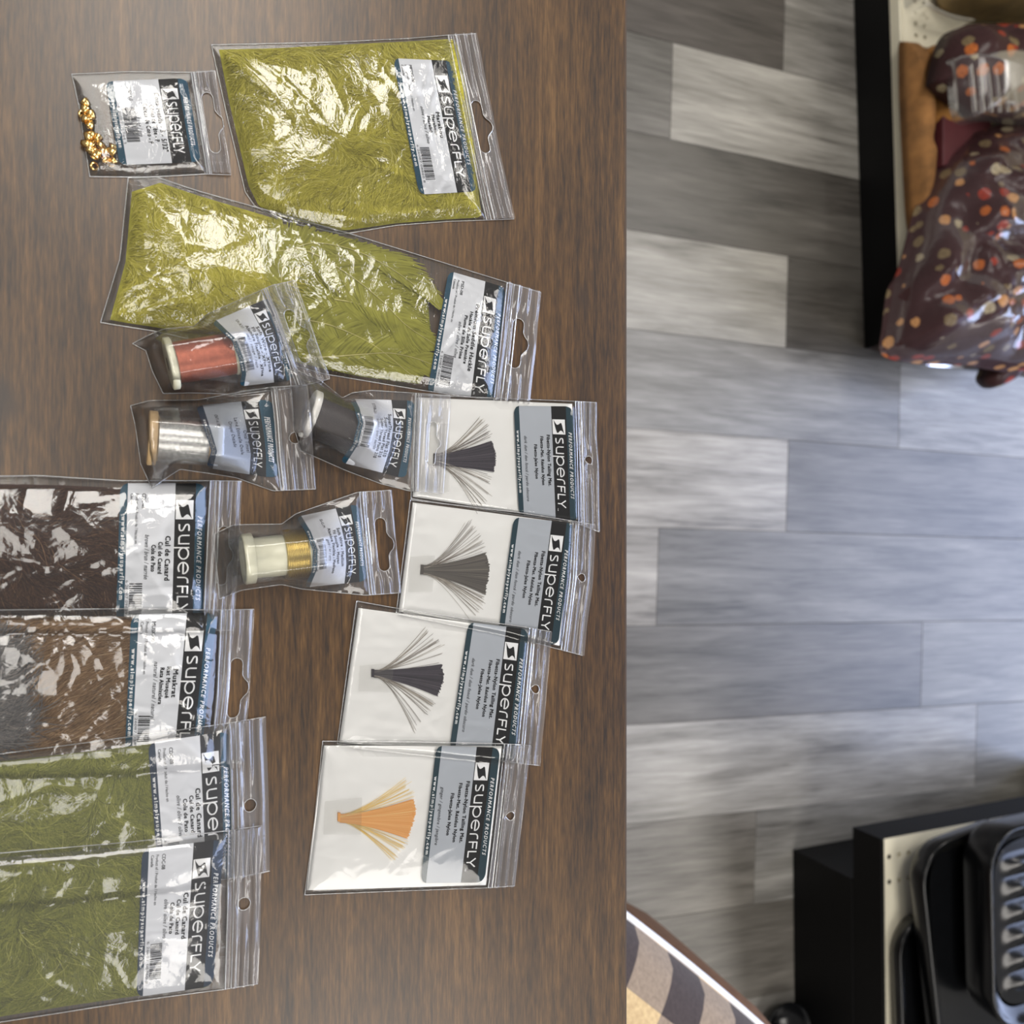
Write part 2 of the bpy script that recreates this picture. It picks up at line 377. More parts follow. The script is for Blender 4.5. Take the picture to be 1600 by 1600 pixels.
MAT = dict(
    table=wood_table(), floor=wood_floor(),
    sub=plain('dark_subfloor', srgb(78, 75, 72), 0.8),
    table_edge=plain('dark_brown_edge', srgb(62, 46, 34), 0.5),
    steel=plain('grey_painted_steel', srgb(90, 88, 86), 0.4),
    film=film('clear_bag_film', 0.015, tint=(0.99, 0.99, 0.985, 1), bump=0.42, scale=75, gloss=1.5, rough=0.12, crumple=1.1),
    film_mid=film('loose_bag_film', 0.015, tint=(0.99, 0.99, 0.985, 1), bump=0.40, scale=48, gloss=1.35, rough=0.11, crumple=0.7),
    film_flat=film('taut_bag_film', 0.010, tint=(0.99, 0.99, 0.99, 1), bump=0.12, scale=45, rough=0.10, gloss=1.0),
    film_soft=film('soft_bag_film', 0.055, tint=(0.985, 0.985, 0.985, 1), bump=0.26, scale=60, rough=0.10, gloss=1.15, crumple=0.8),
    back=film('back_bag_film', 0.05, tint=(0.995, 0.995, 0.99, 1), bump=0.2, scale=70, gloss=0.5),
    header=film('ribbed_header_film', 0.20, bump=0.28, scale=60, ribs=14.0, rough=0.15, gloss=1.3, milk_col=(0.74, 0.72, 0.74, 1)),
    seam=film('heat_sealed_seam', 0.30, bump=0.4, scale=220, gloss=1.6, milk_col=(0.9, 0.9, 0.9, 1)),
    zipm=film('press_seal_strip', 0.42, bump=0.2, scale=120, gloss=2.0, milk_col=(0.85, 0.87, 0.88, 1)),
    tape=film('translucent_tape', 0.05, bump=0.1, scale=40, gloss=0.6, milk_col=(0.85, 0.83, 0.72, 1)),
    white=plain('white_card', srgb(238, 238, 236), 0.55, var=0.02),
    lab_white=plain('label_white', srgb(226, 229, 236), 0.45, spec=0.15, var=0.02),
    lab_grey=plain('label_silver_grey', srgb(176, 182, 191), 0.4, spec=0.15, var=0.02),
    lab_teal=plain('label_teal', srgb(32, 72, 92), 0.4, spec=0.15, var=0.05),
    lab_navy=plain('label_navy', srgb(34, 52, 72), 0.4, spec=0.15, var=0.05),
    lab_slate=plain('label_dark_slate', srgb(34, 58, 68), 0.4, spec=0.15, var=0.05),
    lab_black=plain('label_black', srgb(20, 20, 21), 0.4, spec=0.15, var=0.05),
    ink=plain('black_ink', srgb(36, 36, 40), 0.6, spec=0.15),
    ink_grey=plain('grey_ink', srgb(88, 90, 96), 0.6, spec=0.15),
    ink_white=plain('white_ink', srgb(245, 246, 248), 0.5, spec=0.15, var=0.01),
    gold=plain('gold_bead', srgb(232, 196, 130), 0.2, metal=1.0),
    goldwire=plain('gold_wire', srgb(196, 174, 104), 0.28, metal=1.0),
    ivory=plain('ivory_plastic', srgb(232, 230, 204), 0.4, var=0.03),
    ivory_pale=plain('pale_plastic', srgb(236, 234, 228), 0.4, var=0.03),
    copper=plain('copper_red_wire', srgb(186, 104, 78), 0.36, metal=0.6, var=0.12, scale=500),
    silver=plain('silver_tinsel', srgb(226, 226, 224), 0.25, metal=0.95, var=0.2, scale=900),
    tanwood=plain('tan_wood', srgb(204, 172, 126), 0.55, var=0.12, scale=150),
    thread=plain('dark_brown_thread', srgb(44, 34, 31), 0.4, var=0.2, scale=500, bump=0.3),
    pinkcard=plain('pinkish_core', srgb(190, 142, 116), 0.6),
    olive_fill=plain('olive_down', srgb(170, 164, 52), 0.8, var=0.3, scale=160),
    green_fill=plain('moss_down', srgb(122, 124, 40), 0.85, var=0.3, scale=120),
    brown_fill=plain('dark_brown_down', srgb(62, 40, 30), 0.8, var=0.35, scale=60),
    pelt=plain('muskrat_hide', srgb(120, 94, 68), 0.8, var=0.25, scale=60),
    olive=toned('olive_barbs', [(0, srgb(128, 122, 28)), (0.35, srgb(184, 176, 54)), (0.7, srgb(212, 202, 82)), (1, srgb(238, 230, 136))]),
    hackle=toned('hackle_barbs', [(0, srgb(116, 116, 36)), (0.4, srgb(164, 162, 58)), (0.75, srgb(184, 182, 76)), (1, srgb(212, 208, 108))], trans=0.3),
    moss=toned('moss_barbs', [(0, srgb(82, 86, 24)), (0.4, srgb(128, 132, 44)), (0.75, srgb(154, 156, 60)), (1, srgb(192, 190, 100))]),
    brown=toned('brown_barbs', [(0, srgb(42, 26, 20)), (0.5, srgb(72, 47, 34)), (0.85, srgb(100, 70, 48)), (1, srgb(140, 106, 76))]),
    fur=toned('muskrat_hairs', [(0, srgb(78, 58, 40)), (0.35, srgb(132, 102, 72)), (0.7, srgb(166, 134, 98)), (1, srgb(205, 178, 142))]),
    furgrey=toned('grey_underfur', [(0, srgb(70, 70, 74)), (0.5, srgb(110, 108, 108)), (1, srgb(160, 152, 144))]),
    rachis=plain('feather_quill', srgb(196, 188, 112), 0.4),
    fib_dark=toned('slate_nylon', [(0, srgb(54, 51, 57)), (0.6, srgb(82, 77, 85)), (1, srgb(140, 130, 128))], rough=0.35, trans=0.1),
    fib_dun=toned('dun_nylon', [(0, srgb(84, 80, 78)), (0.6, srgb(116, 111, 104)), (1, srgb(160, 154, 136))], rough=0.35, trans=0.1),
    fib_ginger=toned('ginger_nylon', [(0, srgb(240, 172, 98)), (0.7, srgb(250, 194, 124)), (1, srgb(250, 224, 156))], rough=0.4, trans=0.2),
    thinfib=toned('thin_dun_nylon', [(0, srgb(104, 96, 92)), (1, srgb(190, 182, 170))], rough=0.4, trans=0.1),
    thinginger=toned('thin_ginger_nylon', [(0, srgb(232, 196, 104)), (1, srgb(250, 226, 160))], rough=0.4, trans=0.2),
    black=plain('black_powder_coat', srgb(7, 7, 8), 0.55, spec=0.2, var=0.1),
    beige=plain('cream_shelf_paint', srgb(226, 220, 198), 0.4, var=0.02),
    enamel=plain('black_enamel', srgb(14, 15, 17), 0.18, spec=0.36, var=0.1),
    leaf=leaf_print('autumn_leaf_print', srgb(50, 28, 29)),
    tan_cloth=plain('ochre_fleece', srgb(150, 104, 50), 0.9, var=0.35, scale=28, bump=0.6),
    rust_cloth=plain('rust_fleece', srgb(140, 98, 54), 0.9, var=0.35, scale=28, bump=0.6),
    olive_cloth=plain('dark_olive_cloth', srgb(92, 74, 40), 0.8, var=0.35, scale=30, bump=0.5),
    maroon=plain('maroon_board', srgb(84, 34, 40), 0.6, var=0.1),
    wrap=film('clear_wrapping', 0.008, bump=0.35, scale=30, gloss=0.14, rough=0.16, tint=(0.97, 0.96, 0.98, 1)),
    clear=film('clear_plastic_lid', 0.05, bump=0.1, scale=24, gloss=0.5, rough=0.12),
    plaid=plaid('brown_plaid'), piping=plain('white_piping', srgb(236, 236, 240), 0.6, var=0.02),
    brown_pouf=plain('brown_suede', srgb(104, 72, 46), 0.85, var=0.2, bump=0.3),
)

# ------------------------------------------------------------------ floor of separate planks
YAW = -math.atan2(128, 3871)
fl = empty('floor', (0, 0, 0)); tag(fl, 'grey weathered wood-look plank floor of the shop', None, None, 'structure')
V, Fc = box(-3, 3, -1.6, 5.2, -0.05, -0.006); mk('subfloor', V, Fc, MAT['sub'], fl)
ca, sa = math.cos(YAW), math.sin(YAW)
rot = lambda p: np.array([ca * p[0] + sa * p[1], -sa * p[0] + ca * p[1]])      # world -> plank frame
y0s = [358 + 155 * k for k in range(-9, 12)]
edges = [rot(W(980, y, 0)[:2])[0] for y in y0s]
pw = (edges[-1] - edges[0]) / (len(edges) - 1); e0 = edges[9]
jt = {0: (1230, 460), -1: (1350, 290), -2: (1050, 120), -3: (1225, 60), 1: (1405, 660), 2: (1230, 760), 3: (1027, 915), 4: (1440, 1040), 5: (1525, 1160), 6: (1180, 1330), 7: (1010, 1480)}
tones = {(-3, 0): (96, 90, 86), (-3, 1): (134, 131, 126), (-2, 0): (118, 115, 111), (-2, 1): (156, 153, 147), (-1, 0): (100, 96, 91), (-1, 1): (120, 116, 110),
         (0, 0): (154, 151, 145), (0, 1): (98, 94, 89), (1, 0): (138, 136, 133), (1, 1): (160, 159, 158), (2, 0): (164, 160, 154), (2, 1): (116, 114, 112), (3, 0): (160, 156, 150), (3, 1): (124, 122, 119),
         (4, 0): (112, 109, 105), (4, 1): (128, 126, 122), (5, 0): (156, 153, 148), (5, 1): (130, 128, 124), (6, 0): (128, 124, 118), (6, 1): (140, 138, 134), (7, 0): (110, 105, 99), (7, 1): (118, 114, 108)}
PL = 1.22
bv, bf = box(-pw / 2 + 0.0003, pw / 2 - 0.0003, -PL / 2 + 0.0003, PL / 2 - 0.0003, -0.006, 0.0, 0.0004)
plank_me = fast_mesh('plank', bv, bf); plank_me.materials.append(MAT['floor'])
plank_me.polygons.foreach_set('use_smooth', np.zeros(len(plank_me.polygons), bool))
for k in range(-15, 18):
    xc = e0 + (k + 0.5) * pw
    if k in jt: j = rot(W(jt[k][0], jt[k][1], 0)[:2])[1]
    else: j = random.uniform(0, PL)
    for i in range(-3, 4):
        yc = j + (i - 0.5) * PL
        if yc < -1.4 or yc > 4.8: continue
        o = bpy.data.objects.new('plank', plank_me); COL.objects.link(o); o.parent = fl
        o.location = (ca * xc - sa * yc, sa * xc + ca * yc, 0); o.rotation_euler = (0, 0, YAW)
        t = tones.get((k, i)) or random.choice([(98, 94, 90), (120, 117, 113), (138, 135, 131), (156, 153, 148)])
        o.color = tuple(c * 0.78 * (sum(t) / 390.0) ** 0.5 for c in srgb(*t)[:3]) + (1,)

# ------------------------------------------------------------------ table
EDGE_Y = float(W(979.5, 800, HT)[1])
tb = empty('table', (0, 0, 0)); tag(tb, 'dark walnut laminate table covered with packets of feathers', 'table')
V, Fc = box(-0.85, 0.85, EDGE_Y - 0.85, EDGE_Y - 0.0012, HT - 0.028, HT); mk('tabletop', V, Fc, MAT['table'], tb)
V, Fc = box(-0.85, 0.85, EDGE_Y - 0.0012, EDGE_Y, HT - 0.028, HT - 0.0004); mk('edge_band', V, Fc, MAT['table_edge'], tb)
for sx in (-1, 1):
    for yy in (EDGE_Y - 0.78, EDGE_Y - 0.08):
        V, Fc = box(sx * 0.78 - 0.02, sx * 0.78 + 0.02, yy - 0.02, yy + 0.02, 0, HT - 0.028, 0.002); mk('leg', V, Fc, MAT['steel'], tb)

# ------------------------------------------------------------------ lettering
_txt = {}
def text_mesh(s, sp=1.0):
    key = (s, sp)
    if key in _txt: return _txt[key]
    c = bpy.data.curves.new('lettering', 'FONT'); c.body = s; c.size = 1.0; c.resolution_u = 2; c.space_character = sp
    o = bpy.data.objects.new('lettering', c); COL.objects.link(o)
    dg = bpy.context.evaluated_depsgraph_get(); dg.update()
    me = bpy.data.meshes.new_from_object(o.evaluated_get(dg))
    V = np.array([v.co[:] for v in me.vertices]); Fc = []
    for p in me.polygons:
        q = list(p.vertices)
        for k in range(1, len(q) - 1): Fc.append((q[0], q[k], q[k + 1]))
    bpy.data.objects.remove(o); bpy.data.curves.remove(c); bpy.data.meshes.remove(me)
    V = V[:, :2]; V[:, 0] -= V[:, 0].min(); V[:, 0] /= V[:, 0].max(); V[:, 1] /= 0.70       # width 1, cap height 1
    _txt[key] = (V, np.array(Fc)); return _txt[key]

def ribbon(P, w):
    P = np.asarray(P, float); out = []
    for a, b in zip(P[:-1], P[1:]):
        n = max(1, int(np.linalg.norm(b - a) / 0.3)); d = (b - a) / (np.linalg.norm(b - a) + 1e-9); q = np.array([-d[1], d[0]]) * w / 2
        for k in range(n):
            s0, s1 = a + (b - a) * k / n, a + (b - a) * (k + 1) / n
            out.append((np.array([s0 - q, s1 - q, s1 + q, s0 + q]), np.array([(0, 1, 2), (0, 2, 3)])))
    for p in P[1:-1]:
        a = np.arange(8) * math.pi / 4
        out.append((p + w / 2 * np.stack([np.cos(a), np.sin(a)], -1), np.array([(0, i, i + 1) for i in range(1, 7)])))
    return join(out)

def wordmark():
    w = 0.15; parts = []
    arc = lambda cx, cy, rx, ry, a0, a1, n=22: [(cx + rx * math.cos(math.radians(a0 + (a1 - a0) * i / n)), cy + ry * math.sin(math.radians(a0 + (a1 - a0) * i / n))) for i in range(n + 1)]
    h = 1 - w / 2; l = w / 2
    def add(dx, *ps):
        for p in ps: parts.append(ribbon(np.array(p) + (dx, 0), w))
    add(0, catmull([(0.80, h), (0.35, h), (0.10, 0.86), (0.12, 0.66), (0.40, 0.52), (0.72, 0.38), (0.76, 0.17), (0.5, l), (0.05, l)], 24))
    add(1.22, [(0.08, 1), (0.08, 0.4)] + arc(0.42, 0.42, 0.34, 0.42 - l, 180, 270, 8)[1:] + [(1.0, l)], [(1.0, 1), (1.0, 0)])
    add(2.58, [(0.08, 1), (0.08, -0.42)], arc(0.72, 0.5, 0.62, 0.5 - l, 0, 360, 28))
    add(4.22, arc(0.70, 0.5, 0.62, 0.5 - l, 0, 312, 28), [(0.08, 0.5), (1.36, 0.5)])
    add(5.88, [(0.08, 0), (0.08, 0.6)] + arc(0.45, 0.58, 0.37, 0.42 - l, 180, 90, 8)[1:] + [(0.72, h)])
    add(6.86, [(0.08, 0), (0.08, h), (0.92, h)], [(0.08, 0.5), (0.82, 0.5)])
    add(8.0, [(0.08, 1), (0.08, l), (0.80, l)])
    add(8.85, [(0.04, 1), (0.55, 0.42), (1.06, 1)], [(0.55, 0.42), (0.55, 0)])
    V, Fc = join(parts); V[:, 0] /= 9.95; return V, Fc
WORDMARK = wordmark()
S_BOLT = [(0.02, 0.08), (0.2, 0.2), (0.34, 0.32), (0.36, 0.42), (0.3, 0.54), (0.22, 0.64), (0.26, 0.72), (0.5, 0.79), (0.75, 0.85), (0.98, 0.92),
          (0.86, 0.83), (0.77, 0.74), (0.74, 0.64), (0.8, 0.54), (0.9, 0.43), (0.9, 0.34), (0.72, 0.26), (0.4, 0.17)]     # (u, v) in the emblem square

def tri_poly(P):
    import bmesh
    bm = bmesh.new(); vs = [bm.verts.new((x, y, 0)) for x, y in P]; bm.faces.new(vs)
    bmesh.ops.triangulate(bm, faces=bm.faces[:]); bm.verts.index_update()
    Fc = np.array([[v.index for v in f.verts] for f in bm.faces]); V = np.array([v.co[:2] for v in bm.verts]); bm.free(); return V, Fc
BOLT = tri_poly(S_BOLT)

# ------------------------------------------------------------------ bags
class Bag:
    def __init__(s, label, u0, u1, v0, v1, vz, T, w=0.012, below=(), tents=(), group=None, film='film', crinkle=1.0, slab=0.0):
        s.patch = Patch(u0, u1, v0, v1); s.vz = vz; s.T = T; s.w = w; s.below = list(below); s.tents = list(tents)
        s.filmmat = film; s.crinkle = crinkle; s.slab = slab
        n = 24; q = np.linspace(0, 1, n); z0, z1 = np.zeros(n), np.ones(n)
        loop = lambda vm: np.concatenate([s.patch(z0, q * vm), s.patch(q, z1 * vm)[1:], s.patch(z1, q[::-1] * vm)[1:], s.patch(q[::-1], z0)[1:-1]])
        b = loop(vz); a = loop(1.0)
        s.body = W(b[:, 0], b[:, 1], HT)[:, :2]; s.all = W(a[:, 0], a[:, 1], HT)[:, :2]
        c = s.all.mean(0)
        s.root = empty('zip_bag', (c[0], c[1], HT)); tag(s.root, label, 'bag', group)
    def raster(s):
        if hasattr(s, 'G'): return
        st = 0.0007; lo = s.all.min(0) - 0.004; hi = s.all.max(0) + 0.004; nx, ny = np.ceil((hi - lo) / st).astype(int) + 1
        X, Y = np.meshgrid(lo[0] + np.arange(nx) * st, lo[1] + np.arange(ny) * st, indexing='ij'); XY = np.stack([X, Y], -1)
        b = np.zeros((nx, ny))
        for q in s.below: b = np.maximum(b, q.top(XY))
        b = b + 0.0003; p = s._prof(XY); d, ins = dist_poly(XY, s.all)
        s.G = (lo, st, b, p, np.where(ins, b + np.maximum(p, 0.0004), 0.0))
    def _sample(s, XY, k, fill):
        s.raster(); lo, st = s.G[:2]; g = s.G[k]; q = (np.asarray(XY) - lo) / st
        ok = (q[..., 0] >= 0) & (q[..., 1] >= 0) & (q[..., 0] < g.shape[0] - 1) & (q[..., 1] < g.shape[1] - 1)
        qx = np.clip(q[..., 0], 0, g.shape[0] - 1.001); qy = np.clip(q[..., 1], 0, g.shape[1] - 1.001)
        i, j = qx.astype(int), qy.astype(int); a, b = qx - i, qy - j
        v = (g[i, j] * (1 - a) + g[i + 1, j] * a) * (1 - b) + (g[i, j + 1] * (1 - a) + g[i + 1, j + 1] * a) * b
        return v if fill is None else np.where(ok, v, fill)
    def base(s, XY): return s._sample(XY, 2, None)
    def prof(s, XY): return s._sample(XY, 3, 0.0)
    def top(s, XY): return s._sample(XY, 4, 0.0)
    def _prof(s, XY):
        d, ins = dist_poly(XY, s.body); d = np.where(ins, d, 0)
        p = s.T * (1 - np.exp(-d / s.w)) + 0.0008 * np.clip(d / 0.002, 0, 1) + s.slab * np.clip(d / 0.0015, 0, 1)
        for A, B, R, D in s.tents:
            A = np.asarray(A)[:2]; B = np.asarray(B)[:2]; ax = B - A; L = np.linalg.norm(ax); ax = ax / L
            r = np.asarray(XY) - A; t = r @ ax; e = np.abs(r @ np.array([-ax[1], ax[0]]))
            S = np.clip((D - e) / (D - 0.55 * R), 0, 1)
            S *= np.clip((t + 0.010) / 0.010, 0, 1) * np.clip(1 - (t - L - 0.0015) / 0.019, 0, 1)
            p = np.maximum(p, (2 * R + 0.0012) * S * np.clip(d / 0.004, 0, 1) + 0.0008 * ins)
        return p
    def place(s, px, dz=0.0, top=True, it=3):
        """3-D points seen at pixels px, lying dz off this bag's upper surface"""
        z = np.zeros(px.shape[:-1])
        for _ in range(it):
            XY = W(px[..., 0], px[..., 1], HT + z)[..., :2]
            z = (s.top(XY) if top else s.base(XY)) + dz
        return W(px[..., 0], px[..., 1], HT + z)
    def folds(s, XY, seed):
        rg = np.random.default_rng(seed); lo, hi = s.body.min(0), s.body.max(0); out = np.zeros(XY.shape[:-1])
        area_ = np.prod(hi - lo)
        for _ in range(int(area_ / 1.5e-4)):
            c = lo + rg.random(2) * (hi - lo); a = rg.random() * math.pi; L = rg.uniform(0.008, 0.032); w = rg.uniform(0.0010, 0.0030); h = rg.uniform(0.2, 1.0) * w * 0.20
            r = XY - c; t = r @ np.array([math.cos(a), math.sin(a)]); bend = (t / L) ** 2 * 0.003 * rg.uniform(-1, 1)
            d = r @ np.array([-math.sin(a), math.cos(a)]) - bend
            out += h * np.clip(1 - np.abs(d) / w, 0, 1) * np.clip(1.4 - np.abs(t) / L * 1.4, 0, 1)
        out += 0.0007 * (1 - np.abs(2 * vnoise(XY, 0.013, seed) - 1)) + 0.0014 * vnoise(XY, 0.022, seed + 3)
        return out * s.crinkle
    def build(s, seed, hole='euro', hole_u=0.5, hole_v=None, hole_size=None, label_flat=None):
        ext = np.ptp(s.body, 0); nu, nv = int(ext[0] / 0.0011) + 6, int(ext[1] / 0.0011) + 6
        U, Vv = np.meshgrid(np.linspace(0, 1, nu), np.linspace(0, s.vz, nv), indexing='ij')
        p = s.patch(U, Vv); XY = W(p[..., 0], p[..., 1], HT)[..., :2]
        d, ins = dist_poly(XY, s.body)
        z = s.base(XY) + s.prof(XY) + s.folds(XY, seed) * np.clip(d / 0.006, 0, 1)
        P = np.concatenate([XY, (HT + z)[..., None]], -1).reshape(-1, 3)
        mk('front_film', P, grid_faces(nu, nv), MAT[s.filmmat], s.root, True, uv=np.stack([U, Vv], -1).reshape(-1, 2))
        # back film
        U, Vv = np.meshgrid(np.linspace(0, 1, 26), np.linspace(0, s.vz, 26), indexing='ij')
        p = s.patch(U, Vv); XY = W(p[..., 0], p[..., 1], HT)[..., :2]; z = s.base(XY)
        mk('back_film', np.concatenate([XY, (HT + z)[..., None]], -1).reshape(-1, 3), grid_faces(26, 26), MAT['back'], s.root, True)
        # seams along both sides and the bottom
        q = np.linspace(0, 1, 60)
        for name, pts in (('side_seam', s.patch(0 * q, q)), ('side_seam', s.patch(0 * q + 1, q)), ('bottom_seam', s.patch(q, 0 * q))):
            P = s.place(pts, 0.0002, top=False)
            Vt, Ft = tube(P, 0.00032, 5); mk(name, Vt, Ft, MAT['seam'], s.root, True)
        # press-seal ribs
        parts = []
        for dv in (0.0, 0.017, 0.03):
            P = s.place(s.patch(q, 0 * q + s.vz + dv), 0.0004, top=False)
            parts.append(tube(P, 0.00048, 6))
        Vt, Ft = join(parts); mk('zip_seal', Vt, Ft, MAT['zipm'], s.root, True)
        # header with its hang hole
        hv = hole_v if hole_v else (s.vz + 1) / 2 + 0.01
        px0 = s.patch(np.array([0., 1.]), np.array([hv, hv])); lu = np.linalg.norm(px0[1] - px0[0])
        px1 = s.patch(np.array([.5, .5]), np.array([s.vz, 1.0])); lv = np.linalg.norm(px1[1] - px1[0]) / (1 - s.vz)
        def hole_poly():
            if hole == 'euro':
                a, b, k, kb = hole_size or (46, 9, 12, 13)            # half length, half height, bump half width, bump height (pixels)
                R = [(-a, 0)]
                for t in np.linspace(180, 90, 6): R.append((-a + b + b * math.cos(math.radians(t)), b * math.sin(math.radians(t))))
                R += [(-k - 6, b), (-k, b + kb * 0.35), (-k * 0.6, b + kb * 0.85), (0, b + kb), (k * 0.6, b + kb * 0.85), (k, b + kb * 0.35), (k + 6, b)]
                for t in np.linspace(90, -90, 11): R.append((a - b + b * math.cos(math.radians(t)), b * math.sin(math.radians(t))))
                for t in np.linspace(-90, -180, 6)[:-1]: R.append((-a + b + b * math.cos(math.radians(t)), b * math.sin(math.radians(t))))
                return np.array(R[1:])
            r = hole_size or 9
            t = np.linspace(0, 2 * math.pi, 28, endpoint=False)
            if hole == 'heart': return np.stack([r * np.cos(t), r * np.sin(t) * (1 - 0.25 * np.abs(np.cos(t))) + 0.25 * r * np.abs(np.cos(t))], -1)
            return np.stack([r * np.cos(t), r * np.sin(t)], -1)
        H = hole_poly() / np.array([lu, lv])                         # in (u, v) units
        n = 140; ang = np.sort(np.concatenate([np.linspace(0, 2 * math.pi, n, endpoint=False)]))
        sv = (1 - s.vz)
        D = np.stack([np.cos(ang), np.sin(ang) * sv], -1)
        def ray(poly, o):
            A = poly; B = np.roll(poly, -1, 0); out = np.full(len(D), 1e9)
            for a, b in zip(A, B):
                e = b - a; den = D[:, 0] * e[1] - D[:, 1] * e[0]
                with np.errstate(divide='ignore', invalid='ignore'):
                    t = ((a[0] - o[0]) * e[1] - (a[1] - o[1]) * e[0]) / den
                    k = ((a[0] - o[0]) * D[:, 1] - (a[1] - o[1]) * D[:, 0]) / den
                ok = (t > 0) & (k >= -1e-6) & (k <= 1 + 1e-6)
                out = np.where(ok & (t < out), t, out)
            return out
        c = np.array([hole_u, hv])
        rin = ray(H + c, c); rect = np.array([(0, s.vz), (1, s.vz), (1, 1), (0, 1)], float); rout = ray(rect, c)
        # pull the nearest samples onto the rectangle's corners
        Po = c + rout[:, None] * D
        for q_ in rect: Po[np.argmin(np.linalg.norm((Po - q_) / [1, sv], axis=1))] = q_
        Pi = c + rin[:, None] * D; R = 12
        f = np.linspace(0, 1, R)[:, None, None]; UV = Pi[None] * (1 - f) + Po[None] * f
        px = s.patch(UV[..., 0], UV[..., 1]); P = s.place(px, 0.0, top=False, it=3)
        wav = vnoise(P[..., :2], 0.018, seed + 9) * 0.0022 + 0.0007 * np.sin(UV[..., 1] * 2 * math.pi / sv * 3.5)
        P[..., 2] += 0.0005 + wav * np.minimum(1, f[..., 0] * 2)
        i = np.arange(R - 1)[:, None] * n + np.arange(n)[None]; i2 = np.arange(R - 1)[:, None] * n + (np.arange(n)[None] + 1) % n
        Fh = np.stack([i, i + n, i2 + n, i2], -1).reshape(-1, 4)
        mk('header', P.reshape(-1, 3), Fh, MAT['header'], s.root, True, uv=UV.reshape(-1, 2))
        Vt, Ft = tube(P[0], 0.00025, 5, True); mk('hang_hole_rim', Vt, Ft, MAT['seam'], s.root, True)

    def label(s, patch, lines, grey=False, edge='lab_teal', body='lab_white', bands=(0.09, 0.645, 0.885), r=0.07, code=None, bar=None, mark=('R'), uscale=(0.0, 1.0), dz=-0.00040, dark_left=None, flat=False):
        """printed label; u runs over the reading direction, v from the web address up to the slogan"""
        b1, b2, b3 = bands
        vs = np.concatenate([np.linspace(0, b1, 4), np.linspace(b1, b2, 18)[1:], np.linspace(b2, b3, 8)[1:], np.linspace(b3, 1, 5)[1:]])
        us = np.unique(np.concatenate([np.linspace(0, 1, 46), np.linspace(0, r, 8), np.linspace(1 - r, 1, 8)]))
        U, Vv = np.meshgrid(us, vs, indexing='ij')
        e = np.minimum(U, 1 - U); k = np.where(e < r, 1 - np.sqrt(np.clip(1 - (1 - e / r) ** 2, 0, 1)), 0)
        k1, k2 = k * b1 * 0.98, k * (1 - b3) * 0.98
        VV = np.where(Vv < b1, k1 + (b1 - k1) * Vv / b1, np.where(Vv > b3, b3 + (1 - k2 - b3) * (Vv - b3) / (1 - b3), Vv))
        px = patch(U, VV); P = s.place(px, dz)
        fm = np.array([0 if x < b1 else (1 if x < b2 else (2 if x < b3 else 3)) for x in (vs[:-1] + vs[1:]) / 2])
        fm = np.tile(fm, len(us) - 1)
        lo = mk('label', P.reshape(-1, 3), grid_faces(len(us), len(vs)), [MAT[dark_left or edge], MAT[body], MAT['lab_black'], MAT[edge]], s.root, True, fm)
        def put(name, V, Fc, mat, lift=0.00016):
            q = patch(V[:, 0], V[:, 1]); P = s.place(q, dz + lift)
            return mk(name, P, Fc, MAT[mat], lo)
        def text(name, t, u0, u1, v, h, mat, bold=0.0, ital=0.0, sp=1.0):
            V, Fc = text_mesh(t, sp); V = V.copy(); V[:, 0] += V[:, 1] * ital * h / (u1 - u0) * 0.5
            Q = np.stack([u0 + V[:, 0] * (u1 - u0), v + V[:, 1] * h], -1)
            if bold:
                Q, Fc = join([(Q + np.array([dx, dy]) * bold * h, Fc) for dx, dy in ((-.4, -.5), (.4, .5), (.4, -.5), (-.4, .5))])
            return put(name, Q, Fc, mat)
        a, bb = uscale; m = lambda u: a + u * (bb - a)
        vh = b3 - b2
        V, Fc = WORDMARK; put('wordmark', np.stack([m(0.275) + V[:, 0] * (m(0.885) - m(0.275)), b2 + vh * 0.20 + V[:, 1] * vh * 0.55], -1), Fc, 'ink_white')
        g = np.stack(np.meshgrid(np.linspace(m(0.115), m(0.245), 6), np.linspace(b2 + vh * 0.05, b3 - vh * 0.10, 6), indexing='ij'), -1).reshape(-1, 2)
        em = put('emblem', g, grid_faces(6, 6), 'ink_white')
        V, Fc = BOLT; put('emblem_mark', np.stack([m(0.115 + 0.13 * V[:, 0]), b2 + vh * (0.05 + 0.85 * V[:, 1])], -1), Fc, 'lab_black', 0.00026)
        text('trademark_sign', '\u2122' if mark == 'TM' else '\u00ae', m(0.892), m(0.915), b2 + vh * 0.12, vh * 0.10, 'ink_white')
        text('slogan_lettering', 'PERFORMANCE PRODUCTS', m(0.225), m(0.79), b3 + (1 - b3) * 0.25, (1 - b3) * 0.46, 'ink_white', 0.04, 0.3, 1.35)
        text('web_address_lettering', 'www.simplysuperfly.com', m(0.225), m(0.79), b1 * 0.30, b1 * 0.54, 'ink_white', 0.09, 0, 1.4)
        for (t, u0, u1, v, h, st) in lines:
            text('description_lettering', t, m(u0), m(u1), v, h, 'ink' if st != 'thin' else 'ink_grey', 0.085 if st == 'bold' else 0.03, 0.25 if st == 'thin' else 0, 1.12)
        if code:
            text('code_lettering', code[0], m(code[1]), m(code[2]), code[3], 0.045, 'ink_grey', 0.04)
            if len(code) > 4:
                text('origin_lettering', 'Product of / Produit de / Hecho en', m(code[1]), m(code[1] + 0.34), code[3] - 0.075, 0.036, 'ink_grey', 0.02)
                text('origin_lettering', 'Canada', m(code[1]), m(code[1] + 0.08), code[3] - 0.135, 0.036, 'ink_grey', 0.03)
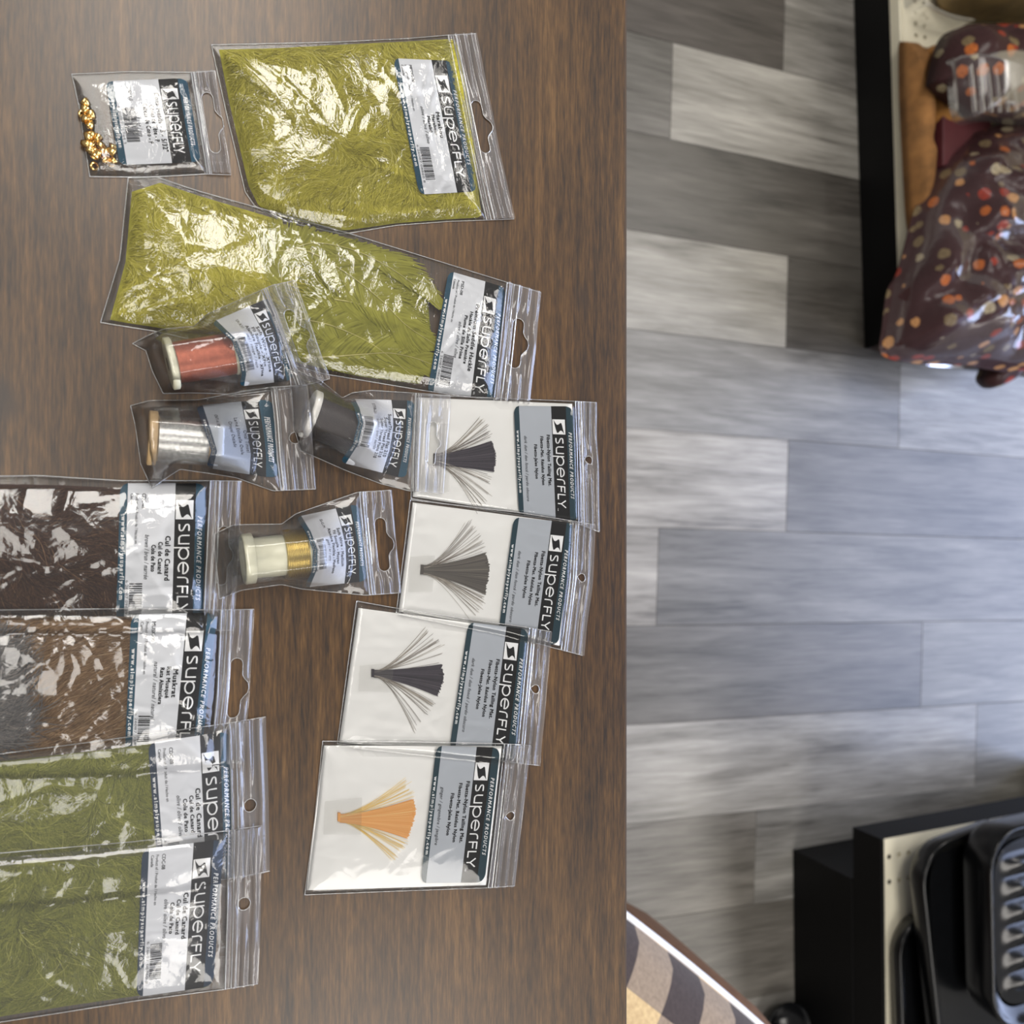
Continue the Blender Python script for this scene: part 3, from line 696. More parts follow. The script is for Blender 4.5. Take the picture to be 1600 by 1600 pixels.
        if bar:
            u0, u1, v0, v1 = bar; rg = random.Random(int(u0 * 1000) + len(lines)); x = m(u0); parts = []
            u1 = m(u1)
            while x < u1 - 0.004:
                w = rg.choice([0.0030, 0.0045, 0.0060, 0.009]) ; gp = rg.choice([0.003, 0.0045, 0.007])
                nn = 6; vv = np.linspace(v0, v1, nn)
                Q = np.stack([np.repeat([x, min(x + w, u1)], nn), np.tile(vv, 2)], -1)
                parts.append((Q, grid_faces(2, nn))); x += w + gp
            Q, Fc = join(parts); put('barcode', Q, Fc, 'ink')
            text('barcode_digits', '6 26087 0' + str(rg.randint(1000, 9999)) + ' ' + str(rg.randint(1, 9)), m(bar[0]) - 0.02, u1 + 0.02, v0 - 0.045, 0.034, 'ink_grey')
        return lo

# ------------------------------------------------------------------ strands
def strands(name, seeds, ang, length, K, width, zf, mat, parent=None, lo=None, hi=None, poly=None, jit=0.25, seed=1, taper=True, stray=0.0):
    rg = np.random.default_rng(seed); n = len(seeds); p = seeds.copy(); L = length * rg.uniform(0.6, 1.25, n) / K
    pts = [p.copy()]; off = rg.normal(0, jit, n); curl = rg.normal(0, stray, n)
    for k in range(K):
        a = ang(p) + off + curl * (k / K)
        q = p + L[:, None] * np.stack([np.cos(a), np.sin(a)], -1)
        if poly is not None:
            d, ins = dist_poly(q, poly); q = np.where((ins & (d > 0.0012))[:, None], q, p + (q - p) * 0.02)
        p = q; pts.append(p.copy())
    P = np.stack(pts, 1)
    T = np.gradient(P, axis=1); T /= np.linalg.norm(T, axis=2, keepdims=True) + 1e-9
    Q = np.stack([-T[..., 1], T[..., 0]], -1)
    s = np.linspace(0, 1, K + 1); w = width * rg.uniform(0.6, 1.4, n)[:, None] * ((1 - s ** 3 * 0.8)[None] if taper else 1.0) / 2
    fr = rg.random(n)
    A = P - Q * w[..., None]; B = P + Q * w[..., None]
    z = zf(P.reshape(-1, 2), np.repeat(fr, K + 1), np.tile(s, n)).reshape(n, K + 1)
    V = np.empty((n, K + 1, 2, 3)); V[:, :, 0, :2] = A; V[:, :, 1, :2] = B
    tilt = rg.uniform(-0.35, 0.35, n)[:, None] * w * 2
    V[:, :, 0, 2] = z - tilt / 2; V[:, :, 1, 2] = z + tilt / 2
    i = (np.arange(n)[:, None] * (K + 1) + np.arange(K)[None]) * 2
    Fc = np.stack([i, i + 2, i + 3, i + 1], -1).reshape(-1, 4)
    tone = np.clip(np.repeat(np.clip(rg.normal(0.45, 0.24, n), 0, 1), (K + 1) * 2), 0, 1)
    return mk(name, V.reshape(-1, 3), Fc, mat, parent, True, tone=tone)

def seeds_in(poly, n, seed, inset=0.003):
    rg = np.random.default_rng(seed); lo, hi = poly.min(0), poly.max(0); out = []
    while sum(map(len, out)) < n:
        q = lo + rg.random((n * 2, 2)) * (hi - lo); d, i = dist_poly(q, poly); out.append(q[i & (d > inset)])
    return np.concatenate(out)[:n]

def px_poly(pts):
    p = np.asarray(pts, float); return W(p[:, 0], p[:, 1], HT)[:, :2]

def fill_mass(name, bag, poly, mat, label, cat, frac=0.62, bumpy=0.0012, res=0.0022, kind=None):
    """soft body of down under the film, over polygon poly (world XY)"""
    c = poly.mean(0); n = 30
    t = np.linspace(0, 1, n); idx = np.linspace(0, len(poly), 96, endpoint=False)
    P2 = np.stack([np.interp(idx, np.arange(len(poly) + 1), np.append(poly[:, k], poly[0, k])) for k in (0, 1)], -1)
    XY = c + (P2 - c)[None] * t[:, None, None]
    d, ins = dist_poly(XY, poly); d = np.where(ins, d, 0)
    z = HT + bag.base(XY) + np.clip(bag.prof(XY) * frac, 0.0002, None) * np.clip(d / 0.004, 0.05, 1) - bumpy * vnoise(XY, 0.007, 5) * np.clip(d / 0.006, 0, 1)
    V = np.concatenate([XY, z[..., None]], -1).reshape(-1, 3); m = 96
    i = np.arange(n - 1)[:, None] * m + np.arange(m)[None]; i2 = np.arange(n - 1)[:, None] * m + (np.arange(m)[None] + 1) % m
    Fc = np.stack([i, i + m, i2 + m, i2], -1).reshape(-1, 4)
    o = mk(name, V, Fc, mat, None, True); tag(o, label, cat, None, kind); return o
# ------------------------------------------------------------------ packets on the table
def desc(u0, u1, names, col, us, vs=(0.545, 0.465, 0.385, 0.305), hs=(0.060, 0.050, 0.050, 0.053)):
    out = []
    for k, t in enumerate(list(names) + [col]):
        out.append((t, us[k][0], us[k][1], vs[k], hs[k], 'thin' if k == len(names) else 'bold'))
    return out

# gold cone heads, small bag at the top
P_ = [[112, 116], [200, 112], [298, 113], [336, 111]]
b_cone = Bag('small clear press-seal bag holding gold cone beads, smallest packet of all', P_, [(140, 276), (230, 277), (322, 272), (361, 273)],
             [(112, 116), (124, 170), (140, 276)], [(336, 111), (348, 190), (361, 273)], 0.832, 0.0042, 0.008)
b_cone.build(11, 'euro', 0.5, 0.915, (48, 9, 13, 11))
b_cone.label(quad((165, 127), (292, 122), (314, 253), (187, 258)),
             [('Cone Heads - S - 5/32"', .16, .86, .565, .062, 'bold'), ('C\u00f4nes de T\u00eate - P', .30, .74, .485, .055, 'bold'), ('Cabeza de Cono - P', .28, .76, .405, .055, 'bold'), ('gold / or / oro', .37, .67, .30, .055, 'thin')],
             code=('CHBH-G-S', .07, .24, .25), bar=(.32, .73, .14, .30))
prof = [(0, .0011), (0.02, .0019), (.15, .0021), (.55, .0017), (1, .0010), (1.0, .0006), (.2, .0006), (.05, .0011), (0, .0011)]
Vb, Fb = lathe(prof, (0, 0, 0), (0, 1e-5, .0036), 14)
bead_me = fast_mesh('cone_bead', Vb, Fb); bead_me.materials.append(MAT['gold'])
bead_me.polygons.foreach_set('use_smooth', np.ones(len(bead_me.polygons), bool))
zz = [(118, 465), (136, 505), (118, 552), (160, 538), (140, 600), (158, 598), (150, 638), (152, 668), (190, 690), (165, 712), (158, 745), (205, 735), (205, 785), (165, 790), (185, 826), (240, 762), (290, 765),
      (255, 790), (268, 805), (318, 800), (192, 878), (245, 850), (300, 857), (322, 838), (225, 815), (180, 760), (222, 690)]
for i, (a, b) in enumerate(zz):
    px, py = 100 + a / 4, 40 + b / 4
    o = bpy.data.objects.new('cone_bead', bead_me); COL.objects.link(o)
    o.location = W(px, py, HT + 0.0028 + (0.0012 if i % 5 == 4 else 0))
    up = i in (11, 20, 22, 2)
    o.rotation_euler = (math.pi - 0.25, 0.2, 0) if up else (random.choice((1.45, 1.69)), 0, random.uniform(0, 6.28))
    tag(o, 'tiny gold cone bead lying in the bottom of the smallest bag', 'bead', 'gold cone beads in the small bag')

# olive marabou, big bag at the top
b_mar = Bag('large clear bag of olive marabou down, uppermost of the big packets', [(330, 70), (520, 66), (640, 60), (700, 55), (743, 53)],
            [(398, 322), (440, 345), (535, 366), (620, 352), (700, 346), (757, 344), (803, 342)], [(330, 70), (352, 170), (383, 300), (398, 322)], [(743, 53), (776, 215), (803, 342)], 0.897, 0.0085, 0.020, film='film')
b_mar.build(12, 'euro', 0.5, 0.947, (42, 8, 12, 11))
b_mar.label(quad((614, 91), (707, 95), (747, 299), (655, 304)),
            desc(0, 0, ('Marabou', 'Marabout', 'Marab\u00fa'), 'olive / olive / olivo', ((.395, .585), (.415, .565), (.425, .545), (.35, .625))), code=('MRDQ-08', .045, .17, .25, 1), bar=(.655, .895, .16, .32))
body = px_poly([(342, 78), (430, 76), (520, 71), (640, 65), (712, 61), (737, 190), (752, 340), (700, 343), (620, 349), (535, 361), (445, 341), (404, 322), (388, 290), (358, 160)])
fill_mass('marabou_down', b_mar, body, MAT['olive_fill'], 'mass of yellow olive marabou down filling the uppermost big bag', 'feathers', kind='stuff')
swirl = lambda s, sc, base, amp: (lambda p: base + amp * (vnoise(p, sc, s) * 2 - 1) + 0.5 * amp * (vnoise(p, sc * 0.4, s + 1) * 2 - 1))
zmar = lambda bag, lo=0.60, hi=0.80: (lambda p, fr, s: HT + bag.base(p) + np.maximum(bag.prof(p) * (lo + (hi - lo) * fr), 0.0006))
md = bpy.data.objects['marabou_down']
s_ = strands('down_barbs', seeds_in(body, 24000, 1, 0.0006), swirl(3, 0.026, 0.4, 3.0), 0.017, 6, 0.00023, zmar(b_mar, 0.56, 0.82), MAT['olive'], md, poly=body, seed=2, stray=0.6, jit=0.42); tag(s_, kind='stuff')

# saddle hackle, long slanting bag
b_hak = Bag('long slanting clear bag of olive saddle hackle feathers', [(200, 278), (243, 276), (305, 297), (550, 366), (695, 411), (795, 442), (845, 457)],
            [(157, 504), (250, 519), (400, 554), (505, 584), (667, 611), (772, 626), (827, 632)], [(200, 278), (187, 405), (157, 504)], [(845, 457), (838, 520), (827, 632)], 0.918, 0.0065, 0.018, below=[b_mar], film='film')
b_hak.build(13, 'euro', 0.49, 0.955, (39, 9, 12, 10))
b_hak.label(quad((701, 423), (790, 449), (771, 640), (667, 616)),
            desc(0, 0, ('Premium Saddle Hackle', 'Hackle de Selle Premi\u00e8re', 'Pluma de Silla Prima'), 'olive / olive / olivo', ((.20, .74), (.27, .69), (.31, .66), (.37, .66))), code=('PSD-08', .05, .16, .25, 1), bar=(.655, .90, .15, .31))
fl_poly = px_poly([(206, 300), (250, 286), (310, 306), (440, 345), (455, 372), (430, 430), (420, 480), (400, 545), (300, 520), (200, 505), (172, 500), (196, 410)])
fill_mass('hackle_down', b_hak, fl_poly, MAT['olive_fill'], 'fluffy olive down at the wide end of the long slanting bag', 'feathers', frac=0.5, kind='stuff')
hd = bpy.data.objects['hackle_down']
s_ = strands('down_barbs', seeds_in(fl_poly, 11000, 5, 0.0006), swirl(6, 0.020, 1.2, 3.4), 0.016, 6, 0.00024, zmar(b_hak, 0.5, 0.66), MAT['olive'], hd, poly=fl_poly, seed=6, stray=0.7, jit=0.4); tag(s_, kind='stuff')
def feather(pts, wl, wr, level, label, seed, mat='hackle', n=230, fwd=0.55, group='olive hackle feathers in the slanting bag', wob=0.08, width=0.0009):
    C = catmull(pts, 90); XY = W(C[:, 0], C[:, 1], HT)[:, :2]
    zf = lambda p, up=0.0: HT + b_hak.base(p) + np.maximum(b_hak.prof(p) * level, 0.0006) + up
    root = empty('hackle_feather', (XY[0, 0], XY[0, 1], HT)); tag(root, label, 'feather', group)
    Vt, Ft = tube(np.concatenate([XY, zf(XY, 0.00035)[:, None]], 1), np.linspace(0.00040, 0.00014, 90), 5); mk('quill', Vt, Ft, MAT['rachis'], root, True)
    rg = np.random.default_rng(seed); K = 6; Vs, Fs, Ts = [], [], []
    tn = np.gradient(XY, axis=0); tn /= np.linalg.norm(tn, axis=1, keepdims=True)
    for side, wd in ((1, wl), (-1, wr)):
        for i in range(n):
            t = i / n; j = t * 88; a = int(j); p0 = XY[a] + (XY[a + 1] - XY[a]) * (j - a); T = tn[a]; Nn = np.array([-T[1], T[0]]) * side
            env = min(1, (t + 0.04) / 0.2) * min(1, (1.03 - t) / 0.3) ** 0.8
            Lb = wd * 0.00033 * env * rg.uniform(0.92, 1.05); th = math.radians(62) - fwd * t + rg.normal(0, wob)
            s = np.linspace(0, 1, K + 1); ang = th - 0.5 * s
            st = np.stack([np.cos(ang), np.sin(ang)], -1); st = np.cumsum(st, 0) / (K + 1) * Lb; st -= st[0]
            q = p0 + st[:, :1] * T + st[:, 1:] * Nn
            ok = np.minimum.accumulate(dist_poly(q, b_hak.body)[1] & (dist_poly(q, b_hak.body)[0] > 0.002))
            if ok.sum() < 2: continue
            q = np.where(ok[:, None], q, q[max(0, ok.sum() - 1)] + (q - q[max(0, ok.sum() - 1)]) * 0.01)
            dq = np.gradient(q, axis=0); dq /= np.linalg.norm(dq, axis=1, keepdims=True) + 1e-9; nq = np.stack([-dq[:, 1], dq[:, 0]], -1)
            w = width / 2 * (1 - 0.7 * s ** 3)[:, None]
            z = zf(q) + rg.uniform(-0.00012, 0.00012)
            Vs.append(np.stack([np.concatenate([q - nq * w, z[:, None]], 1), np.concatenate([q + nq * w, z[:, None]], 1)], 1).reshape(-1, 3)); Ts.append(np.full(2 * (K + 1), np.clip(rg.normal(0.45, 0.13), 0, 1)))
    m = len(Vs); i = (np.arange(m)[:, None] * (K + 1) + np.arange(K)[None]) * 2
    mk('vane', np.concatenate(Vs), np.stack([i, i + 2, i + 3, i + 1], -1).reshape(-1, 4), MAT[mat], root, True, tone=np.concatenate(Ts))
hk_poly = px_poly([(430, 352), (470, 358), (545, 372), (600, 390), (640, 420), (668, 470), (676, 560), (655, 600), (560, 588), (470, 568), (410, 548), (418, 450)])
hf = fill_mass('hackle_bed', b_hak, hk_poly, MAT['green_fill'], 'olive hackle barbs under the single feathers of the slanting bag', 'feathers', frac=0.36, kind='stuff')
s_ = strands('barbs', seeds_in(hk_poly, 9000, 15, 0.0006), lambda p: 1.0 + 1.3 * (vnoise(p, 0.016, 9) - 0.5), 0.012, 5, 0.00028, zmar(b_hak, 0.36, 0.46), MAT['hackle'], hf, poly=hk_poly, seed=16, jit=0.2, stray=0.3); tag(s_, kind='stuff')
feather([(470, 500), (520, 512), (580, 540), (640, 586)], 70, 60, 0.48, 'olive hackle feather pointing to the lower corner of the label in the slanting bag', 26)
feather([(255, 432), (300, 424), (340, 419), (387, 411), (428, 402)], 92, 110, 0.62, 'fluffy olive feather with a straight quill near the wide end of the slanting bag', 21, 'olive', 260, 0.3, wob=0.3, width=0.0006)
feather([(520, 470), (560, 478), (610, 500), (660, 545)], 60, 60, 0.50, 'short olive hackle feather lying under the others beside the label', 22)
feather([(470, 560), (520, 558), (562, 555), (605, 553), (642, 560), (676, 572)], 60, 60, 0.56, 'straight olive hackle feather along the lower edge of the slanting bag', 23)
feather([(430, 395), (480, 396), (542, 432), (592, 472), (630, 510), (677, 541)], 66, 72, 0.63, 'olive hackle feather running diagonally through the middle of the slanting bag', 24)
feather([(436, 470), (438, 432), (445, 408), (462, 390), (495, 382), (550, 393), (605, 420), (655, 457), (684, 486)], 80, 34, 0.70, 'olive hackle feather curled over in a hook at the middle of the slanting bag', 25)

# ------------------------------------------------------------------ nylon tailing packets (white cards)
def card(bag, patch, label):
    n = 14; U, Vv = np.meshgrid(np.linspace(0, 1, n), np.linspace(0, 1, n), indexing='ij')
    P = bag.place(patch(U, Vv), 0.0007, top=False); Q = P.copy(); Q[..., 2] -= 0.00045
    ring = [i * n for i in range(n)] + [(n - 1) * n + i for i in range(1, n)] + [i * n + n - 1 for i in range(n - 2, -1, -1)] + [i for i in range(n - 2, 0, -1)]
    F = [tuple(f) for f in grid_faces(n, n)]; k = n * n
    F += [(ring[i], ring[(i + 1) % len(ring)], ring[(i + 1) % len(ring)] + k, ring[i] + k) for i in range(len(ring))] + [tuple(x + k for x in f[::-1]) for f in grid_faces(n, n)]
    o = mk('backing_card', np.concatenate([P.reshape(-1, 3), Q.reshape(-1, 3)]), np.array(F), MAT['white']); tag(o, label, 'card'); return o
def fan(bag, tie, tw, arc, outs, mat, thin, label, seed, n=620, nout=24, axis=(1, 0), tape=None):
    """bundle of cut nylon fibres: tie point, fanned to an arc; outs = arc end points of the stray fibres"""
    rg = np.random.default_rng(seed); tie = np.array(tie, float); axis = np.array(axis, float); axis /= np.linalg.norm(axis); nrm = np.array([-axis[1], axis[0]])
    c = W(tie[0], tie[1], HT); root = empty('fibre_bundle', (c[0], c[1], HT)); tag(root, label, 'fibres')
    A = catmull(arc, 60)
    def rib(ends, offs, w, curve, level):
        K = 8; s = np.linspace(0, 1, K + 1)[None, :, None]
        S = tie[None] + offs[:, None] * nrm[None]; L = np.linalg.norm(ends - S, axis=1)[:, None]
        C1 = S + axis[None] * L * curve
        p = (1 - s) ** 2 * S[:, None] + 2 * s * (1 - s) * C1[:, None] + s ** 2 * ends[:, None]
        XY = W(p[..., 0], p[..., 1], HT)[..., :2]
        T = np.gradient(XY, axis=1); T /= np.linalg.norm(T, axis=2, keepdims=True) + 1e-12; Q = np.stack([-T[..., 1], T[..., 0]], -1) * w / 2
        z = (HT + bag.base(XY) + 0.0010 + level[:, None] * 0.0008)
        V = np.empty(XY.shape[:2] + (2, 3)); V[:, :, 0, :2] = XY - Q; V[:, :, 1, :2] = XY + Q; V[..., 2] = z[..., None]
        m = len(ends); i = (np.arange(m)[:, None] * (K + 1) + np.arange(K)[None]) * 2
        return V.reshape(-1, 3), np.stack([i, i + 2, i + 3, i + 1], -1).reshape(-1, 4), 2 * (K + 1)
    t = np.sort(rg.random(n)); E = np.stack([np.interp(t * 59, np.arange(60), A[:, k]) for k in (0, 1)], -1)
    d = E - tie; E = tie + d * (1 + rg.normal(0, 0.012, n) - 0.03 * (rg.random(n) < 0.1))[:, None]
    V, F, k = rib(E, (t - 0.5) * tw, 0.00042, 0.34, rg.random(n) * 0.8 + 0.1)
    f_ = mk('fibres', V, F, MAT[mat], root, tone=np.repeat(np.clip(rg.normal(0.3, 0.2, n), 0, 1), k)); tag(f_, kind='stuff')
    ends = []; offs = []
    for side, O in ((-1, outs[0]), (1, outs[1])):
        C = catmull(O, 50); m = nout; q = rg.random(m) ** 1.1
        q = np.clip(np.round(q * 9) / 9 + rg.normal(0, 0.025, m), 0, 1)
        e = np.stack([np.interp(q * 49, np.arange(50), C[:, k]) for k in (0, 1)], -1); ends.append(tie + (e - tie) * (1 + rg.normal(0, 0.03, m))[:, None]); offs.append(side * tw * (0.5 - 0.35 * rg.random(m)))
    V, F, k = rib(np.concatenate(ends), np.concatenate(offs), 0.00017, 0.22, rg.random(2 * nout))
    f_ = mk('stray_fibres', V, F, MAT[thin], root, tone=np.repeat(rg.random(2 * nout), k)); tag(f_, kind='stuff')
    q = np.array([[tie - axis * 2 - nrm * (tw / 2 + .6), tie + axis * 2 - nrm * (tw / 2 + .6)], [tie - axis * 2 + nrm * (tw / 2 + .6), tie + axis * 2 + nrm * (tw / 2 + .6)]])
    P = bag.place(q, 0.0022, top=False); Q = P.copy(); Q[..., 2] -= 0.0014
    V = np.concatenate([P.reshape(-1, 3), Q.reshape(-1, 3)]); mk('tie_band', V, np.array([(0, 1, 3, 2), (4, 6, 7, 5), (0, 4, 5, 1), (2, 3, 7, 6), (0, 2, 6, 4), (1, 5, 7, 3)]), MAT[mat], root, tone=np.full(8, 0.15))
    if tape:
        U, Vv = np.meshgrid(np.linspace(0, 1, 14), np.linspace(0, 1, 14), indexing='ij')
        P = bag.place(tape(U, Vv), 0.0020, top=False)
        mk('tape_strip', P.reshape(-1, 3), grid_faces(14, 14), MAT['tape'], root, True)
FIB = lambda col, u: [('Fibetts-Nylon Tailing Mat.', .255, .705, .535, .055, 'bold'), ('Fibetts-Mat. R\u00e9sidus Nylon', .27, .70, .425, .050, 'bold'), ('Fibetts-Jales Nylon', .345, .65, .315, .050, 'bold'), (col, u[0], u[1], .15, .050, 'thin')]
GREY = dict(edge='lab_slate', body='lab_grey', bands=(0.085, 0.63, 0.88), mark='TM')
b_f1 = Bag('white card packet of dark slate nylon fibres, uppermost of the four white packets', [(648, 617), (655, 617), (800, 623), (896, 627), (931, 629)], [(642, 779), (806, 804), (896, 816), (936, 831)],
           [(648, 617), (645, 700), (642, 779)], [(931, 629), (934, 729), (936, 831)], 0.886, 0.0012, 0.01, below=[b_hak], film='film_flat', crinkle=0.25, group=None, slab=0.0012)
b_f1.build(21, 'heart', 0.46, 0.946, 6.5)
card(b_f1, quad((650, 621), (894, 631), (894, 814), (645, 776)), 'white card behind the dark slate fibres in the uppermost white packet')
fan(b_f1, (680, 718), 18, [(765, 690), (771, 712), (768, 737)], ([(764, 686), (758, 664), (747, 650)], [(767, 742), (760, 776), (742, 802)]), 'fib_dark', 'thinfib', 'dark slate fan of nylon fibres in the uppermost white packet', 31, axis=(1, 0.02), tape=quad((655, 660), (702, 662), (702, 770), (652, 765)))
b_f1.label(quad((803, 634), (895, 635), (902, 817), (811, 805)), FIB('dark dun / dun fonc\u00e9 / pardo obscuro', (.27, .86)), **GREY)
b_f2 = Bag('white card packet of pale dun nylon fibres, second of the four white packets', [(641, 781), (806, 800), (896, 814), (928, 820)], [(619, 957), (783, 990), (868, 1013), (910, 1024)],
           [(641, 781), (630, 870), (619, 957)], [(928, 820), (924, 910), (910, 1024)], 0.884, 0.0012, 0.01, below=[b_f1], film='film_flat', crinkle=0.25, group=None, slab=0.0012)
b_f2.build(22, 'heart', 0.42, 0.942, 6.5)
card(b_f2, quad((645, 785), (893, 818), (874, 1009), (623, 955)), 'white card behind the pale dun fibres in the second white packet')
fan(b_f2, (660, 890), 14, [(755, 864), (761, 888), (755, 928)], ([(754, 860), (748, 838), (726, 812)], [(754, 932), (748, 950), (732, 968)]), 'fib_dun', 'thinfib', 'grey dun fan of nylon fibres in the second white packet', 32, axis=(1, 0.06), tape=quad((640, 870), (680, 868), (676, 925), (638, 925)))
b_f2.label(quad((803, 808), (897, 817), (872, 1009), (778, 996)), FIB('dark dun / dun fonc\u00e9 / pardo obscuro', (.27, .86)), **GREY)
b_f3 = Bag('white card packet of near black nylon fibres, third of the four white packets', [(557, 939), (618, 950), (729, 967), (822, 980), (861, 987)], [(527, 1162), (680, 1178), (790, 1190), (842, 1196)],
           [(557, 939), (543, 1042), (527, 1162)], [(861, 987), (852, 1080), (842, 1196)], 0.888, 0.0012, 0.01, below=[b_f2], film='film_flat', crinkle=0.3, group=None, slab=0.0012)
b_f3.build(23, 'heart', 0.44, 0.944, 7)
card(b_f3, quad((560, 950), (822, 985), (802, 1190), (530, 1160)), 'white card behind the near black fibres in the third white packet')
fan(b_f3, (583, 1052), 11, [(687, 1038), (689, 1060), (680, 1086)], ([(687, 1034), (682, 1006), (662, 980)], [(679, 1090), (668, 1112), (645, 1142)]), 'fib_dark', 'thinfib', 'near black fan of nylon fibres in the third white packet', 33, axis=(1, 0.03), tape=quad((562, 1040), (615, 1036), (612, 1082), (560, 1080)))
b_f3.label(quad((732, 972), (826, 983), (804, 1192), (702, 1172)), FIB('dark dun / dun fonc\u00e9 / pardo obscuro', (.27, .84)), **GREY)
b_f4 = Bag('white card packet of ginger orange nylon fibres, lowest of the four white packets', [(504, 1158), (640, 1159), (785, 1162), (829, 1165)], [(476, 1398), (620, 1392), (760, 1387), (804, 1384)],
           [(504, 1158), (492, 1277), (476, 1398)], [(829, 1165), (815, 1290), (804, 1384)], 0.874, 0.0012, 0.01, below=[b_f3], film='film_flat', crinkle=0.25, group=None, slab=0.0012)
b_f4.build(24, 'heart', 0.50, 0.936, 7)
card(b_f4, quad((506, 1165), (784, 1166), (759, 1383), (479, 1391)), 'white card behind the ginger orange fibres in the lowest white packet')
fan(b_f4, (530, 1277), 12, [(643, 1248), (645, 1270), (634, 1308)], ([(642, 1244), (636, 1228), (628, 1212)], [(633, 1312), (624, 1330), (612, 1344)]), 'fib_ginger', 'thinginger', 'ginger orange fan of nylon fibres in the lowest white packet', 34, axis=(1, 0.02), tape=quad((508, 1252), (566, 1246), (564, 1304), (505, 1304)))
b_f4.label(quad((682, 1165), (782, 1168), (757, 1379), (657, 1380)), FIB('ginger / gingembre / jengibre', (.30, .72)), **GREY)

# ------------------------------------------------------------------ spools and their bags
def spool(label, A, B, rf, rd, rw, mats, tf=0.10, wind=(0.12, 0.90), lift=0.0, far=True, cup=False, k=46, ripple=0.00022):
    """A, B axis pixels; rf flange radius, rd drum radius, rw wound radius"""
    z = HT + lift + rf + 0.0006; a = W(A[0], A[1], z); b = W(B[0], B[1], z)
    c = (a + b) / 2; root = empty('wire_spool' if 'thread' not in label else 'thread_spool', (c[0], c[1], HT + lift)); tag(root, label, 'spool')
    P = [(0, 0.003), (0, rf * 0.94), (0.012, rf), (tf - 0.012, rf), (tf, rf * 0.95), (tf + 0.004, rd)]
    if cup: P = [(0.05, 0.002), (0.05, rf * 0.72), (0.0, rf * 0.82), (0.0, rf * 0.96), (0.02, rf), (tf, rf), (tf + 0.01, rf * 0.93), (tf + 0.02, rd), (0.45, rd * 1.03)]
    P += [(1 - tf - 0.004, rd)]
    if far: P += [(1 - tf, rw * 1.0), (1 - tf + 0.012, rw * 1.05), (0.988, rw * 1.05), (1, rw)]
    P += [(1, 0.003)]
    V, F = lathe(P, a, b, 40); mk('spool_body', V, F, MAT[mats[0]], root, True)
    t = np.linspace(wind[0], wind[1], k * 4 + 1); rr = rw * (1 - 0.03 * np.clip(np.abs(np.linspace(-1, 1, len(t))) * 3 - 2, 0, 1)) + ripple * np.abs(np.sin(np.arange(len(t)) * math.pi / 4))
    P = [(wind[0], rd * 0.98)] + list(zip(t, rr)) + [(wind[1], rd * 0.98)]
    V, F = lathe(P, a, b, 40); mk('winding', V, F, MAT[mats[1]], root, True)
    return a, b
a, b = spool('spool wound with copper red wire between ivory flanges', (262, 569), (374, 551), 0.0118, 0.0080, 0.0094, ('ivory', 'copper'))
b_red = Bag('clear bag holding a spool of copper red wire, over the long slanting bag', [(207, 537), (232, 524), (256, 514), (304, 510), (322, 492), (425, 446), (461, 438)], [(255, 615), (300, 614), (370, 616), (450, 607), (486, 600), (515, 592)],
            [(207, 537), (228, 548), (238, 580), (255, 615)], [(461, 438), (488, 515), (515, 592)], 0.80, 0.0016, 0.006, below=[b_hak], tents=[(a, b, 0.0118, 0.021)], film='film_soft', crinkle=0.5)
b_red.build(31, 'euro', 0.53, 0.90, (44, 9, 12, 12))
b_red.label(Patch([(330, 504), (422, 464)], [(374, 604), (458, 594)], [(330, 504), (362, 532), (373, 560), (378, 585), (374, 604)], [(422, 464), (443, 528), (458, 594)]),
            [('Soft Wire - XFine', .28, .86, .565, .060, 'bold'), ('Fil Souple - XFin', .27, .78, .485, .055, 'bold'), ('Alambre Flexible - XFina', .22, .90, .405, .055, 'bold'), ('red / rouge / rojo', .33, .78, .325, .050, 'thin')],
            code=('SX-R37', .10, .24, .33), bar=(.36, .80, .13, .28))
a, b = spool('spool of dark brown thread with a pale flange', (480, 645), (566, 679), 0.0118, 0.0085, 0.0104, ('ivory_pale', 'thread'), 0.13, (0.14, 0.9))
b_thr = Bag('clear bag holding a spool of dark brown thread, overlapping the uppermost white packet', [(452, 578), (460, 577), (500, 594), (535, 622), (550, 614), (580, 610), (659, 615), (703, 618)], [(470, 704), (543, 736), (596, 756), (640, 767), (692, 771)],
            [(452, 578), (456, 620), (460, 670), (470, 704)], [(703, 618), (698, 690), (692, 771)], 0.80, 0.0016, 0.006, below=[b_hak, b_red, b_f1], tents=[(a, b, 0.0118, 0.021)], film='film_soft', crinkle=0.45)
b_thr.build(32, 'euro', 0.5, 0.91, (34, 6, 8, 7))
b_thr.label(Patch([(545, 623), (648, 626)], [(531, 722), (634, 748)], [(545, 623), (553, 636), (560, 660), (551, 694), (531, 722)], [(648, 626), (643, 690), (634, 748)]),
            [('SuperThread Flat 210', .20, .78, .565, .055, 'bold'), ('Super Thread Plat 210', .25, .80, .495, .050, 'bold'), ('Super Thread Plano 210', .27, .82, .425, .050, 'bold'), ('brown / brun / marr\u00f3n', .28, .70, .36, .050, 'thin')],
            code=('STFB-21', .06, .20, .33), bar=(.26, .70, .13, .29))

